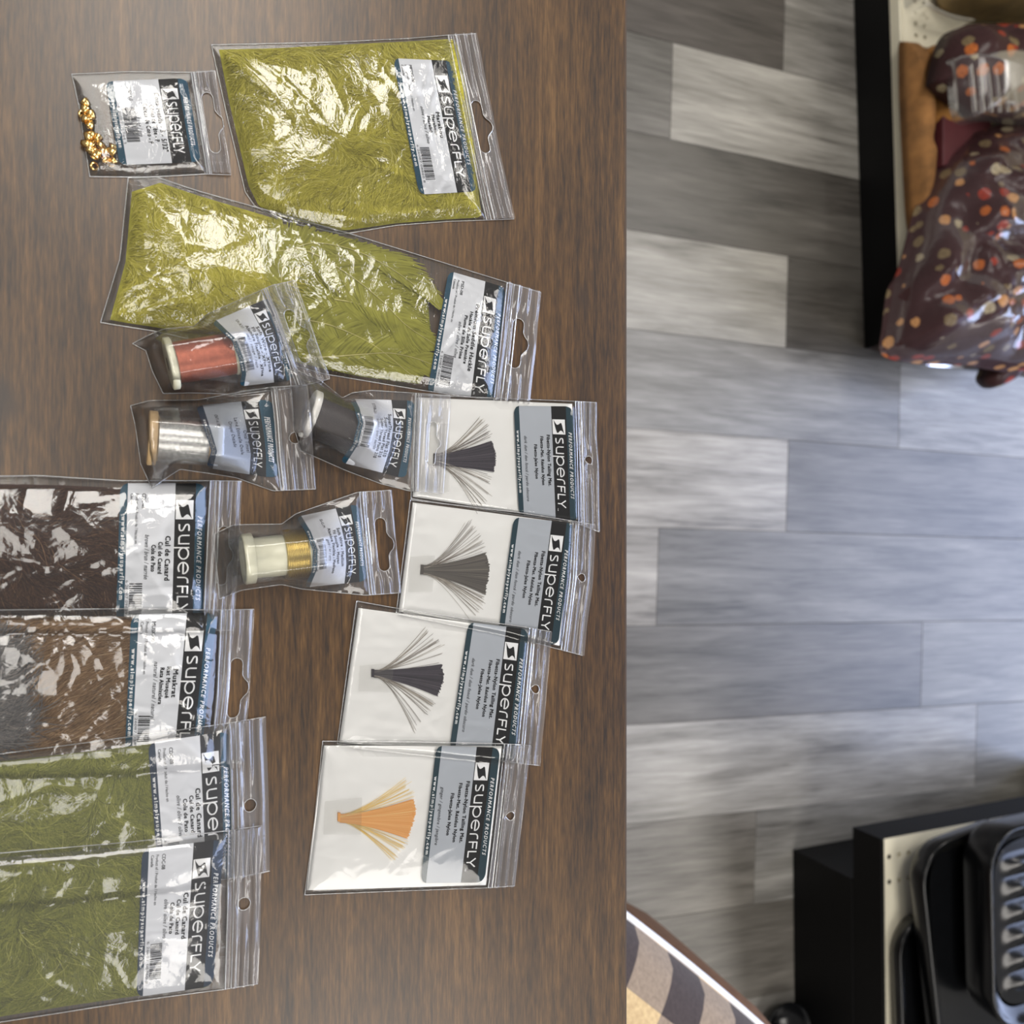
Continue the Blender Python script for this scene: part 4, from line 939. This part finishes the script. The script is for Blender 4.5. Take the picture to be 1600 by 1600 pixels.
# ------------------------------------------------------------------ feather packets running out of the frame
b_cdb = Bag('clear bag of dark brown duck feathers, uppermost of the four bags along the frame edge', [(-140, 742), (0, 744), (60, 743), (190, 751), (340, 751), (378, 752)], [(-140, 985), (190, 985), (330, 985), (365, 985)],
            [(-140, 742), (-140, 860), (-140, 985)], [(378, 752), (372, 870), (365, 985)], 0.905, 0.0075, 0.018, film='film_mid')
b_cdb.build(41, 'euro', 0.50, 0.953, (46, 8, 12, 8))
b_cdb.label(quad((188, 755), (322, 755), (316, 985), (181, 985)),
            desc(0, 0, ('Cul de Canard', 'Cul de Canard', 'Cola de Pato'), 'brown / brun / marr\u00f3n', ((.36, .66), (.40, .615), (.42, .60), (.35, .65))), code=('CDC-03', .07, .17, .26, 1), bar=(.68, .90, .14, .29))
body = px_poly([(-132, 756), (60, 757), (180, 762), (300, 765), (296, 972), (-132, 976)])
fill_mass('brown_down', b_cdb, body, MAT['brown_fill'], 'dark brown duck down in the uppermost bag along the frame edge', 'feathers', kind='stuff')
bd = bpy.data.objects['brown_down']
s_ = strands('down_barbs', seeds_in(body, 12000, 41, 0.0008), swirl(8, 0.035, 0.6, 1.6), 0.018, 6, 0.00024, zmar(b_cdb, 0.55, 0.74), MAT['brown'], bd, poly=body, seed=42, stray=0.5, jit=0.4); tag(s_, kind='stuff')

a, b = spool('spool of silver tinsel with a tan wooden flange', (231, 684), (338, 692), 0.0122, 0.0082, 0.0102, ('tanwood', 'silver'), 0.13, (0.14, 0.9), k=34, ripple=0.0006)
b_tin = Bag('clear bag holding a wooden spool of silver tinsel', [(204, 634), (234, 626), (309, 625), (377, 612), (424, 605), (479, 602)], [(237, 762), (281, 733), (330, 740), (368, 746), (427, 767), (493, 764)],
            [(204, 634), (211, 663), (220, 725), (237, 762)], [(479, 602), (485, 654), (493, 764)], 0.80, 0.0016, 0.006, below=[b_cdb, b_red, b_thr], tents=[(a, b, 0.0122, 0.022)], film='film_soft', crinkle=0.55)
b_tin.build(33, 'round', 0.50, 0.905, 9)
b_tin.label(Patch([(306, 634), (424, 623)], [(322, 731), (435, 748)], [(306, 634), (321, 676), (330, 704), (322, 731)], [(424, 623), (432, 690), (435, 748)]),
            [('Oval Tinsel', .40, .70, .545, .055, 'plain'), ('Lam\u00e9 Etincelle Ovale', .22, .74, .455, .050, 'plain'), ('Oropel Ovalado', .27, .64, .365, .050, 'plain')],
            dark_left='lab_navy', body='lab_grey', code=('OVT-4 / 89', .16, .34, .20), bands=(0.09, 0.60, 0.83))

a, b = spool('ivory spool with a band of gold wire wound at one end', (379, 874), (492, 862), 0.0118, 0.0094, 0.0114, ('ivory', 'goldwire'), 0.14, (0.56, 0.93), cup=True, k=16, ripple=0.0006)
b_gld = Bag('clear bag holding an ivory spool of gold wire, beside the white packets', [(336, 834), (365, 820), (440, 819), (462, 803), (559, 769), (611, 766)], [(343, 936), (377, 922), (440, 913), (471, 920), (571, 930), (626, 926)],
            [(336, 834), (334, 850), (340, 900), (343, 936)], [(611, 766), (618, 850), (626, 926)], 0.83, 0.0016, 0.006, below=[b_cdb], tents=[(a, b, 0.0120, 0.021)], film='film_soft', crinkle=0.5)
b_gld.build(34, 'euro', 0.52, 0.925, (42, 9, 12, 10))
b_gld.label(Patch([(462, 808), (559, 787)], [(475, 918), (573, 908)], [(462, 808), (478, 832), (489, 860), (488, 891), (475, 918)], [(559, 787), (568, 850), (573, 908)]),
            [('Soft Wire - Medium', .26, .76, .555, .055, 'bold'), ('Fil Souple - Moyen', .28, .72, .475, .050, 'bold'), ('Alambre Flexible - Mediano', .24, .84, .395, .050, 'bold'), ('gold / or / oro', .38, .66, .32, .050, 'thin')],
            code=('SI-G-M', .10, .22, .33), bar=(.36, .76, .13, .27))

b_mus = Bag('clear bag showing a patch of tan muskrat fur with grey underfur', [(-140, 957), (0, 953), (200, 951), (340, 953), (397, 952)], [(-140, 1212), (190, 1205), (320, 1195), (378, 1190)],
            [(-140, 957), (-140, 1080), (-140, 1212)], [(397, 952), (390, 1080), (378, 1190)], 0.905, 0.0085, 0.016, below=[b_cdb], film='film_mid')
b_mus.build(42, 'euro', 0.51, 0.957, (47, 10, 14, 11))
b_mus.label(quad((205, 960), (340, 957), (312, 1202), (194, 1200)),
            desc(0, 0, ('Muskrat', 'Rat Musqu\u00e9', 'Rata Almizclera'), 'natural / naturel / natural', ((.36, .54), (.345, .545), (.35, .585), (.31, .68))), code=('MUSK-00', .05, .18, .25, 1), bar=(.66, .90, .15, .30))
body = px_poly([(-132, 965), (60, 962), (190, 962), (230, 964), (222, 1190), (-132, 1200)])
pelt = fill_mass('muskrat_pelt', b_mus, body, MAT['pelt'], 'tan muskrat fur patch inside the second bag along the frame edge', 'fur', frac=0.5)
s_ = strands('guard_hairs', seeds_in(body, 20000, 51, 0.0008), lambda p: 2.05 + 0.75 * (vnoise(p, 0.03, 4) - 0.5) + 0.3 * (vnoise(p, 0.009, 5) - 0.5), 0.020, 5, 0.00024, lambda p, fr, s: HT + b_mus.base(p) + b_mus.prof(p) * (0.46 + 0.26 * s * fr + 0.08 * fr), MAT['fur'], pelt, poly=body, jit=0.14, seed=52, stray=0.2); tag(s_, kind='stuff')
gb = px_poly([(-120, 1000), (8, 985), (30, 1030), (22, 1090), (45, 1130), (20, 1160), (-120, 1165)])
gs = seeds_in(gb, 6000, 53); gs = gs + np.random.default_rng(3).normal(0, 0.0045, gs.shape); gs = gs[dist_poly(gs, body)[1]]
s_ = strands('underfur', gs, lambda p: 2.2 + 2.4 * (vnoise(p, 0.02, 7) - 0.5), 0.010, 4, 0.00030, lambda p, fr, s: HT + b_mus.base(p) + b_mus.prof(p) * (0.74 + 0.06 * fr), MAT['furgrey'], pelt, poly=body, jit=0.5, seed=54); s_['label'] = 'soft grey underfur patch'; tag(s_, kind='stuff')

def cdc(label, below, u0, u1, v0, v1, vz, seed, lab, hole_u, hole_v, body, dl):
    bg = Bag(label, u0, u1, v0, v1, vz, 0.0065, 0.016, below=below, film='film_soft', crinkle=0.55)
    bg.build(seed, 'round', hole_u, hole_v, 10)
    bg.label(lab, desc(0, 0, ('Cul de Canard', 'Cul de Canard', 'Cola de Pato'), 'olive / olive / olivo', ((.335, .645), (.375, .61), (.39, .60), (.36, .625))), code=('CDC-08', .05, .155, .25, 1), bar=(.655, .90, .155, .305), edge=dl[0], dark_left=dl[1], bands=(0.085, 0.63, 0.875))
    return bg
b_g1 = cdc('clear bag of moss green duck feathers, third of the bags along the frame edge', [b_mus], [(-140, 1196), (0, 1178), (138, 1160), (357, 1130), (415, 1120)], [(-140, 1420), (0, 1410), (210, 1390), (366, 1372), (421, 1361)],
           [(-140, 1196), (-140, 1300), (-140, 1420)], [(415, 1120), (419, 1240), (421, 1361)], 0.897, 43, quad((231, 1161), (360, 1142), (366, 1386), (250, 1405)), 0.55, 0.948, None, ('lab_teal', 'lab_navy'))
def moss(bg, body, seed, label):
    o = fill_mass('moss_down', bg, body, MAT['green_fill'], label, 'feathers', kind='stuff', frac=0.58)
    s_ = strands('down_barbs', seeds_in(body, 20000, seed, 0.0008), swirl(seed, 0.024, -0.5, 2.0), 0.019, 7, 0.00021, zmar(bg, 0.56, 0.76), MAT['moss'], o, poly=body, seed=seed + 1, stray=0.8, jit=0.5); tag(s_, kind='stuff')
moss(b_g1, px_poly([(-132, 1202), (0, 1186), (138, 1170), (320, 1146), (325, 1370), (210, 1384), (0, 1402), (-132, 1412)]), 61, 'moss green duck down in the third bag along the frame edge')
b_g2 = cdc('clear bag of moss green duck feathers, lowest packet on the table', [b_g1], [(-140, 1350), (0, 1333), (210, 1315), (363, 1297), (409, 1290)], [(-140, 1612), (0, 1597), (110, 1580), (210, 1564), (348, 1546), (403, 1537)],
           [(-140, 1350), (-140, 1480), (-140, 1612)], [(409, 1290), (407, 1420), (403, 1537)], 0.905, 44, quad((222, 1327), (350, 1311), (333, 1541), (213, 1558)), 0.475, 0.952, None, ('lab_navy', 'lab_navy'))
moss(b_g2, px_poly([(-132, 1357), (0, 1343), (210, 1325), (335, 1310), (325, 1542), (210, 1556), (100, 1572), (0, 1588), (-132, 1604)]), 71, 'moss green duck down in the lowest packet on the table')

# ------------------------------------------------------------------ shop furniture beyond the table
def shelf_unit(label, o, yaw, x0, x1, kick_h, lip, depth, over, holes, face, inset=0.0, back=1.35):
    """low end-cap shelf: base with kick plate, front lip, perforated deck, back panel; local x along the front, y away from the table"""
    root = empty('shelf_unit', o, yaw); tag(root, label, 'shelf')
    add = lambda name, bx, m, bev=0.002: mk(name, *box(*bx, bev), MAT[m], root, local=True)
    l0, l1 = lip
    add('base', (x0 + over, x1 - over, inset, depth, 0.0, kick_h), 'black')
    add('lip', (x0, x1, -0.004, 0.02, l0, l1 - 0.0012), face)
    add('end_rail', (x0, x0 + 0.014, 0.0202, depth, l0, l1 - 0.0012), face); add('end_rail', (x1 - 0.014, x1, 0.0202, depth, l0, l1 - 0.0012), face)
    add('back_panel', (x0, x1, depth, depth + 0.03, 0.0, back), 'beige')
    # deck with real holes
    p = 0.0195; nx = int((x1 - x0) / p); ny = int(depth / p); parts = []; z = l1; r = 0.0042
    P8 = lambda cx, cy, w, h: [(cx - w, cy - h), (cx, cy - h), (cx + w, cy - h), (cx + w, cy), (cx + w, cy + h), (cx, cy + h), (cx - w, cy + h), (cx - w, cy)]
    for i in range(nx):
        for j in range(ny):
            cx, cy = x0 + (i + 0.5) * (x1 - x0) / nx, (j + 0.5) * depth / ny; w, h = (x1 - x0) / nx / 2, depth / ny / 2
            if not holes(i, j, nx, ny):
                parts.append((np.array([(cx - w, cy - h, z), (cx + w, cy - h, z), (cx + w, cy + h, z), (cx - w, cy + h, z)]), np.array([(0, 1, 2, 3)]))); continue
            O = [(x, y, z) for x, y in P8(cx, cy, w, h)]
            I = [(cx + r * math.cos(math.radians(a)), cy + r * math.sin(math.radians(a)), z) for a in (225, 270, 315, 0, 45, 90, 135, 180)]
            D = [(x, y, z - 0.012) for x, y, _ in I]
            F = [(k, (k + 1) % 8, 8 + (k + 1) % 8, 8 + k) for k in range(8)] + [(8 + k, 8 + (k + 1) % 8, 16 + (k + 1) % 8, 16 + k) for k in range(8)]
            parts.append((np.array(O + I + D), np.array(F)))
    V, F = join(parts); mk('perforated_deck', V, F, MAT['beige'], root, local=True)
    add('deck_underside', (x0 + 0.014, x1 - 0.014, 0.02, depth, l0, max(l0 + 0.003, l1 - 0.035)), 'black', 0.0)
    return root
pA, pB = W(1350, 545, 0), W(1335, 60, 0); ya = math.atan2(pA[1] - pB[1], pA[0] - pB[0])
shelf_unit('low cream shelf with black base, carrying the autumn print bundles', tuple(pA), ya, -1.30, 0.0, 0.088, (0.088, 0.114), 0.50, 0.0, lambda i, j, nx, ny: j in (1, 2) and i < nx - 12, 'beige')
pA, pB = W(1334, 1291, 0.148), W(1337, 1590, 0.148); yb = math.atan2(pB[1] - pA[1], pB[0] - pA[0])
pA[2] = 0
shelf_unit('low cream perforated shelf with black base and lip, carrying the black pans', tuple(pA), yb, 0.0, 1.20, 0.148, (0.148, 0.214), 0.58, 0.085, lambda i, j, nx, ny: i in (1, 3) or (j == 1 and i == 7), 'black', -0.004, 0.26)

def pillow(name, pts, z0, h, mat, label=None, cat=None, parent=None, power=2.6, lump=0.0, seed=1, under=0.25, zref=None):
    """soft closed body over an outline (pixels taken at height zref)"""
    p = np.array(pts, float); q = np.vstack([p, p[:1]]); zr = zref if zref is not None else z0 + h * 0.4
    C = catmull(np.vstack([p[-1:], q, p[1:2]]), 120)[0:]
    C = catmull(q, 96)[:-1]; P = W(C[:, 0], C[:, 1], zr)[:, :2]; c = P.mean(0); n = 22; m = len(P)
    V = []
    for sgn, hh in ((1, h), (-1, h * under)):
        for k in range(n):
            t = k / (n - 1) if sgn > 0 else 1 - k / (n - 1)
            XY = c + (P - c) * t; prof = (max(0, 1 - t ** power)) ** (1 / 2.0)
            d = lump * (vnoise(XY, 0.045, seed) - 0.4 + 0.5 * (vnoise(XY, 0.02, seed + 1) - 0.5)) * (1 - t ** 6)
            V.append(np.concatenate([XY, (z0 + h * under + sgn * hh * prof + (d if sgn > 0 else 0))[:, None] if hasattr(d, '__len__') and sgn > 0 else np.full((m, 1), z0 + h * under + sgn * hh * prof)], 1))
    V = np.concatenate(V); N_ = 2 * n
    i = np.arange(N_ - 1)[:, None] * m + np.arange(m)[None]; i2 = np.arange(N_ - 1)[:, None] * m + (np.arange(m)[None] + 1) % m
    o = mk(name, V, np.stack([i, i + m, i2 + m, i2], -1).reshape(-1, 4), MAT[mat], parent, True)
    if label: tag(o, label, cat)
    return o
DK = 0.1155
pillow('fleece_roll', [(1410, 62), (1434, 70), (1441, 120), (1443, 200), (1447, 290), (1440, 360), (1424, 360), (1416, 240), (1411, 140)], DK, 0.045, 'rust_cloth', 'narrow brown folded fleece along the shelf front', 'cloth', lump=0.012, seed=3)
pillow('fleece_roll', [(1440, 82), (1462, 70), (1500, 90), (1520, 160), (1500, 200), (1452, 200), (1446, 140)], DK, 0.075, 'tan_cloth', 'ochre fleece bundle under the upper autumn print bag', 'cloth', lump=0.02, seed=5)
pillow('dark_cloth_bundle', [(1478, -70), (1476, -10), (1500, 14), (1560, 26), (1660, 24), (1700, -60)], DK, 0.10, 'olive_cloth', 'dark olive bundle at the corner of the frame on the cream shelf', 'cloth', lump=0.02, seed=6)
c = W(1497, 232, 0.15); mk_ = mk('maroon_box', *box(c[0] - 0.045, c[0] + 0.045, c[1] - 0.06, c[1] + 0.05, DK, 0.175, 0.002), MAT['maroon']); tag(mk_, 'plain maroon box between the two autumn print bundles', 'box')
tr = empty('plastic_tray', tuple(W(1470, 10, DK))); tag(tr, 'clear plastic tray edge beside the dark olive bundle', 'tray')
C = catmull([(1440, -60), (1444, -10), (1452, 8), (1468, 18), (1490, 26), (1520, 32)], 30); Vt, Ft = tube(W(C[:, 0], C[:, 1], 0.16), 0.004, 8); mk('rim', Vt, Ft, MAT['clear'], tr, True)
P1 = W(C[:, 0], C[:, 1], 0.16); P2 = P1.copy(); P2[:, 2] = DK + 0.001; mk('tray_side', np.stack([P1, P2], 1).reshape(-1, 3), grid_faces(30, 2), MAT['clear'], tr, True)

A_out = [(1464, 124), (1476, 70), (1498, 40), (1545, 38), (1640, 42), (1720, 120), (1660, 190), (1570, 182), (1525, 176), (1494, 152)]
bA = empty('cloth_bundle', tuple(W(1560, 110, DK))); tag(bA, 'smaller upper bundle of autumn leaf print cloth in a ribbed clear pack', 'cloth')
pillow('leaf_print_cloth', A_out, DK + 0.05, 0.085, 'leaf', parent=bA, lump=0.03, seed=8, zref=0.21)
pillow('clear_pack', [(1500, 84), (1540, 70), (1640, 66), (1690, 120), (1650, 184), (1560, 180), (1512, 178)], DK + 0.085, 0.066, 'clear', parent=bA, seed=9, zref=0.245)
for k in range(6):
    x = 1520 + k * 13; Cq = np.array([(x - 4, 102 + k * 2), (x, 140), (x + 3, 176)], float); Vt, Ft = tube(W(Cq[:, 0], Cq[:, 1], 0.262), 0.0035, 8); mk('pack_rib', Vt, Ft, MAT['clear'], bA, True)
B_out = [(1512, 205), (1470, 250), (1440, 320), (1412, 420), (1396, 452), (1388, 510), (1388, 552), (1440, 566), (1520, 570), (1600, 580), (1700, 560), (1760, 400), (1690, 230), (1590, 186)]
bB = empty('cloth_bundle', tuple(W(1540, 400, DK))); tag(bB, 'large bundle of dark brown autumn leaf print cloth hanging over the shelf end', 'cloth')
pillow('leaf_print_cloth', B_out, DK + 0.002, 0.115, 'leaf', parent=bB, lump=0.05, seed=12, zref=0.16)
pillow('clear_wrap', [(1405, 440), (1470, 262), (1516, 212), (1592, 194), (1690, 238), (1752, 400), (1690, 552), (1600, 574), (1500, 566), (1398, 552)], DK + 0.012, 0.122, 'wrap', parent=bB, lump=0.055, seed=12, zref=0.17)
pillow('tied_end', [(1540, 548), (1572, 545), (1592, 560), (1584, 582), (1556, 604), (1540, 607), (1530, 594), (1538, 572)], 0.085, 0.045, 'leaf', parent=bB, lump=0.012, seed=14, under=0.6, zref=0.11)
U, Vv = np.meshgrid(np.linspace(0, 1, 24), np.linspace(0, 1, 6), indexing='ij')
pq = Patch([(1388, 530), (1356, 546)], [(1640, 572), (1640, 596)], [(1388, 530), (1500, 566), (1640, 572)], [(1356, 546), (1450, 572), (1560, 580), (1640, 596)])(U, Vv)
mk('wrap_flap', W(pq[..., 0], pq[..., 1], 0.105 + 0.01 * np.sin(U * 9) * Vv).reshape(-1, 3), grid_faces(24, 6), MAT['seam'], bB, True)

# black roasting pans
def rrect(w, h, r, n=10):
    out = []
    for cx, cy, a0 in ((w - r, h - r, 0), (-w + r, h - r, 90), (-w + r, -h + r, 180), (w - r, -h + r, 270)):
        for k in range(n + 1):
            a = math.radians(a0 + 90 * k / n); out.append((cx + r * math.cos(a), cy + r * math.sin(a)))
    return np.array(out)
def pan(label, c, yaw, hx, hy, depth, ribs=True, tilt=0.0):
    root = empty('roasting_pan', c, yaw); root.rotation_euler = (tilt, 0, yaw); tag(root, label, 'pan')
    fz = depth - 0.016
    L = [(-0.020, 0.0, .046), (-0.010, 0.002, .054), (-0.004, 0.012, .060), (0, depth - 0.005, .062), (-0.0005, depth - 0.001, .062), (-0.003, depth, .06), (-0.006, depth - 0.001, .058), (-0.009, depth - 0.006, .056), (-0.016, fz + 0.004, .05), (-0.024, fz, .044)]
    V = []; m = 44
    for d, z, r in L:
        q = rrect(hx + d, hy + d, r + 0.0); V.append(np.concatenate([q, np.full((m, 1), z)], 1))
    V = np.concatenate(V); k = len(L); i = np.arange(k - 1)[:, None] * m + np.arange(m)[None]; i2 = np.arange(k - 1)[:, None] * m + (np.arange(m)[None] + 1) % m
    F = [tuple(f) for f in np.stack([i, i2, i2 + m, i + m], -1).reshape(-1, 4)] + [tuple(range(m))[::-1]]
    mk('pan_shell', V, F, MAT['enamel'], root, True, local=True)
    # ribbed floor
    nx, ny = 110, 60; X, Y = np.meshgrid(np.linspace(-1, 1, nx), np.linspace(-1, 1, ny), indexing='ij'); w, h = hx - 0.024, hy - 0.024
    sm = lambda q: np.clip(q, 0, 1) ** 2 * (3 - 2 * np.clip(q, 0, 1))
    e = sm((1 - np.abs(X) - 0.12) / 0.16) * sm((1 - np.abs(Y) - 0.06) / 0.28)
    Z = fz + 0.0002 + (0.0075 * np.abs(np.sin(X * w / 0.036 * math.pi)) ** 1.3 * e if ribs else 0 * X)
    q = np.abs(X) ** 6 + np.abs(Y) ** 6; k = np.where(q > 1, q ** (-1 / 6), 1.0)          # rounded corners
    mk('ribbed_floor' if ribs else 'pan_floor', np.stack([X * w * k, Y * h * k, Z], -1).reshape(-1, 3), grid_faces(nx, ny), MAT['enamel'], root, True, local=True)
    return root
def pan_at(label, corner, z0, depth, yaw, hx, hy, ribs):
    c = W(corner[0], corner[1], z0 + depth); c_, s_ = math.cos(yaw), math.sin(yaw)
    return pan(label, (float(c[0]) + c_ * hx - s_ * hy, float(c[1]) + s_ * hx + c_ * hy, z0), yaw, hx, hy, depth, ribs)
pan_at('largest black roasting pan with a ribbed floor, on top of the stack', (1546, 1302), 0.292, 0.062, 0.03, 0.150, 0.19, True)
pan_at('middle black pan turned askew under the largest one', (1436, 1330), 0.249, 0.040, 0.14, 0.24, 0.11, False)
pan_at('lowest black pan standing on the perforated shelf', (1404, 1438), 0.2155, 0.031, 0.04, 0.13, 0.18, False)

# plaid cushion and what lies under it, right beside the table
z_c = 0.60; a0, a1 = W(980, 1428, z_c), W(1190, 1600, z_c); ed = (a1 - a0) / np.linalg.norm(a1 - a0); nd = np.array([ed[1], -ed[0], 0])
ctr = (a0 + a1) / 2 - np.array([-ed[1], ed[0], 0]) * 0 ; inw = np.array([ed[1], -ed[0], 0]); inw = inw if inw[1] < 0 else -inw
hs = 0.22; cc = ctr + inw * (hs + 0.008) + ed * 0.02
yaw = math.atan2(ed[1], ed[0])
cu = empty('plaid_cushion', (cc[0], cc[1], 0.515), yaw); tag(cu, 'tan and brown plaid cushion with white piping beside the table', 'cushion')
n = 40; X, Y = np.meshgrid(np.linspace(-1, 1, n), np.linspace(-1, 1, n), indexing='ij')
bow = lambda A, B: A * (1 + 0.035 * (1 - B ** 2))
H = 0.055 * ((1 - X ** 4) * (1 - Y ** 4)) ** 0.5
top = np.stack([bow(X, Y) * hs, bow(Y, X) * hs, 0.06 + H], -1).reshape(-1, 3); bot = np.stack([bow(X, Y) * hs, bow(Y, X) * hs, 0.06 - H], -1).reshape(-1, 3)
mk('cushion_cover', np.concatenate([top, bot]), np.concatenate([grid_faces(n, n), grid_faces(n, n)[:, ::-1] + n * n]), MAT['plaid'], cu, True, local=True)
t = np.linspace(-1, 1, 40)[:-1]; loop = np.concatenate([np.stack([t, -np.ones(39)], -1), np.stack([np.ones(39), t], -1), np.stack([-t, np.ones(39)], -1), np.stack([-np.ones(39), -t], -1)])
P = np.stack([bow(loop[:, 0], loop[:, 1]) * hs, bow(loop[:, 1], loop[:, 0]) * hs, np.full(len(loop), 0.06)], -1)
Vt, Ft = tube(P, 0.0042, 8, True); mk('piping', Vt, Ft, MAT['piping'], cu, True, local=True)
pf = empty('pouf', tuple((cc - inw * 0.006 + ed * 0.17)[:2]) + (0,)); tag(pf, 'brown suede pouf under the plaid cushion', 'pouf')
V, F = lathe([(0, 0.02), (0, 0.2), (0.05, 0.225), (0.5, 0.245), (0.92, 0.235), (1, 0.21), (1.0, 0.02)], (0, 0, 0.03), (0, 1e-5, 0.515), 40); mk('pouf_body', V, F, MAT['brown_pouf'], pf, True, local=True)
for sx in (-1, 1):
    for sy in (-1, 1):
        V, F = box(sx * 0.13 - 0.02, sx * 0.13 + 0.02, sy * 0.13 - 0.02, sy * 0.13 + 0.02, 0, 0.03, 0.003); mk('foot', V, F, MAT['black'], pf, local=True)

bo = empty('black_bowl', tuple(W(1226, 1606, 0.03)[:2]) + (0,)); tag(bo, 'small black rounded bowl on the floor beside the black shelf base', 'bowl')
V, F = lathe([(0, 0.002), (0, 0.022), (0.3, 0.034), (0.8, 0.045), (1, 0.047), (1.0, 0.044), (0.8, 0.041), (0.3, 0.028), (0.15, 0.002)], (0, 0, 0), (0, 1e-5, 0.04), 28); mk('bowl_shell', V, F, MAT['enamel'], bo, True, local=True)
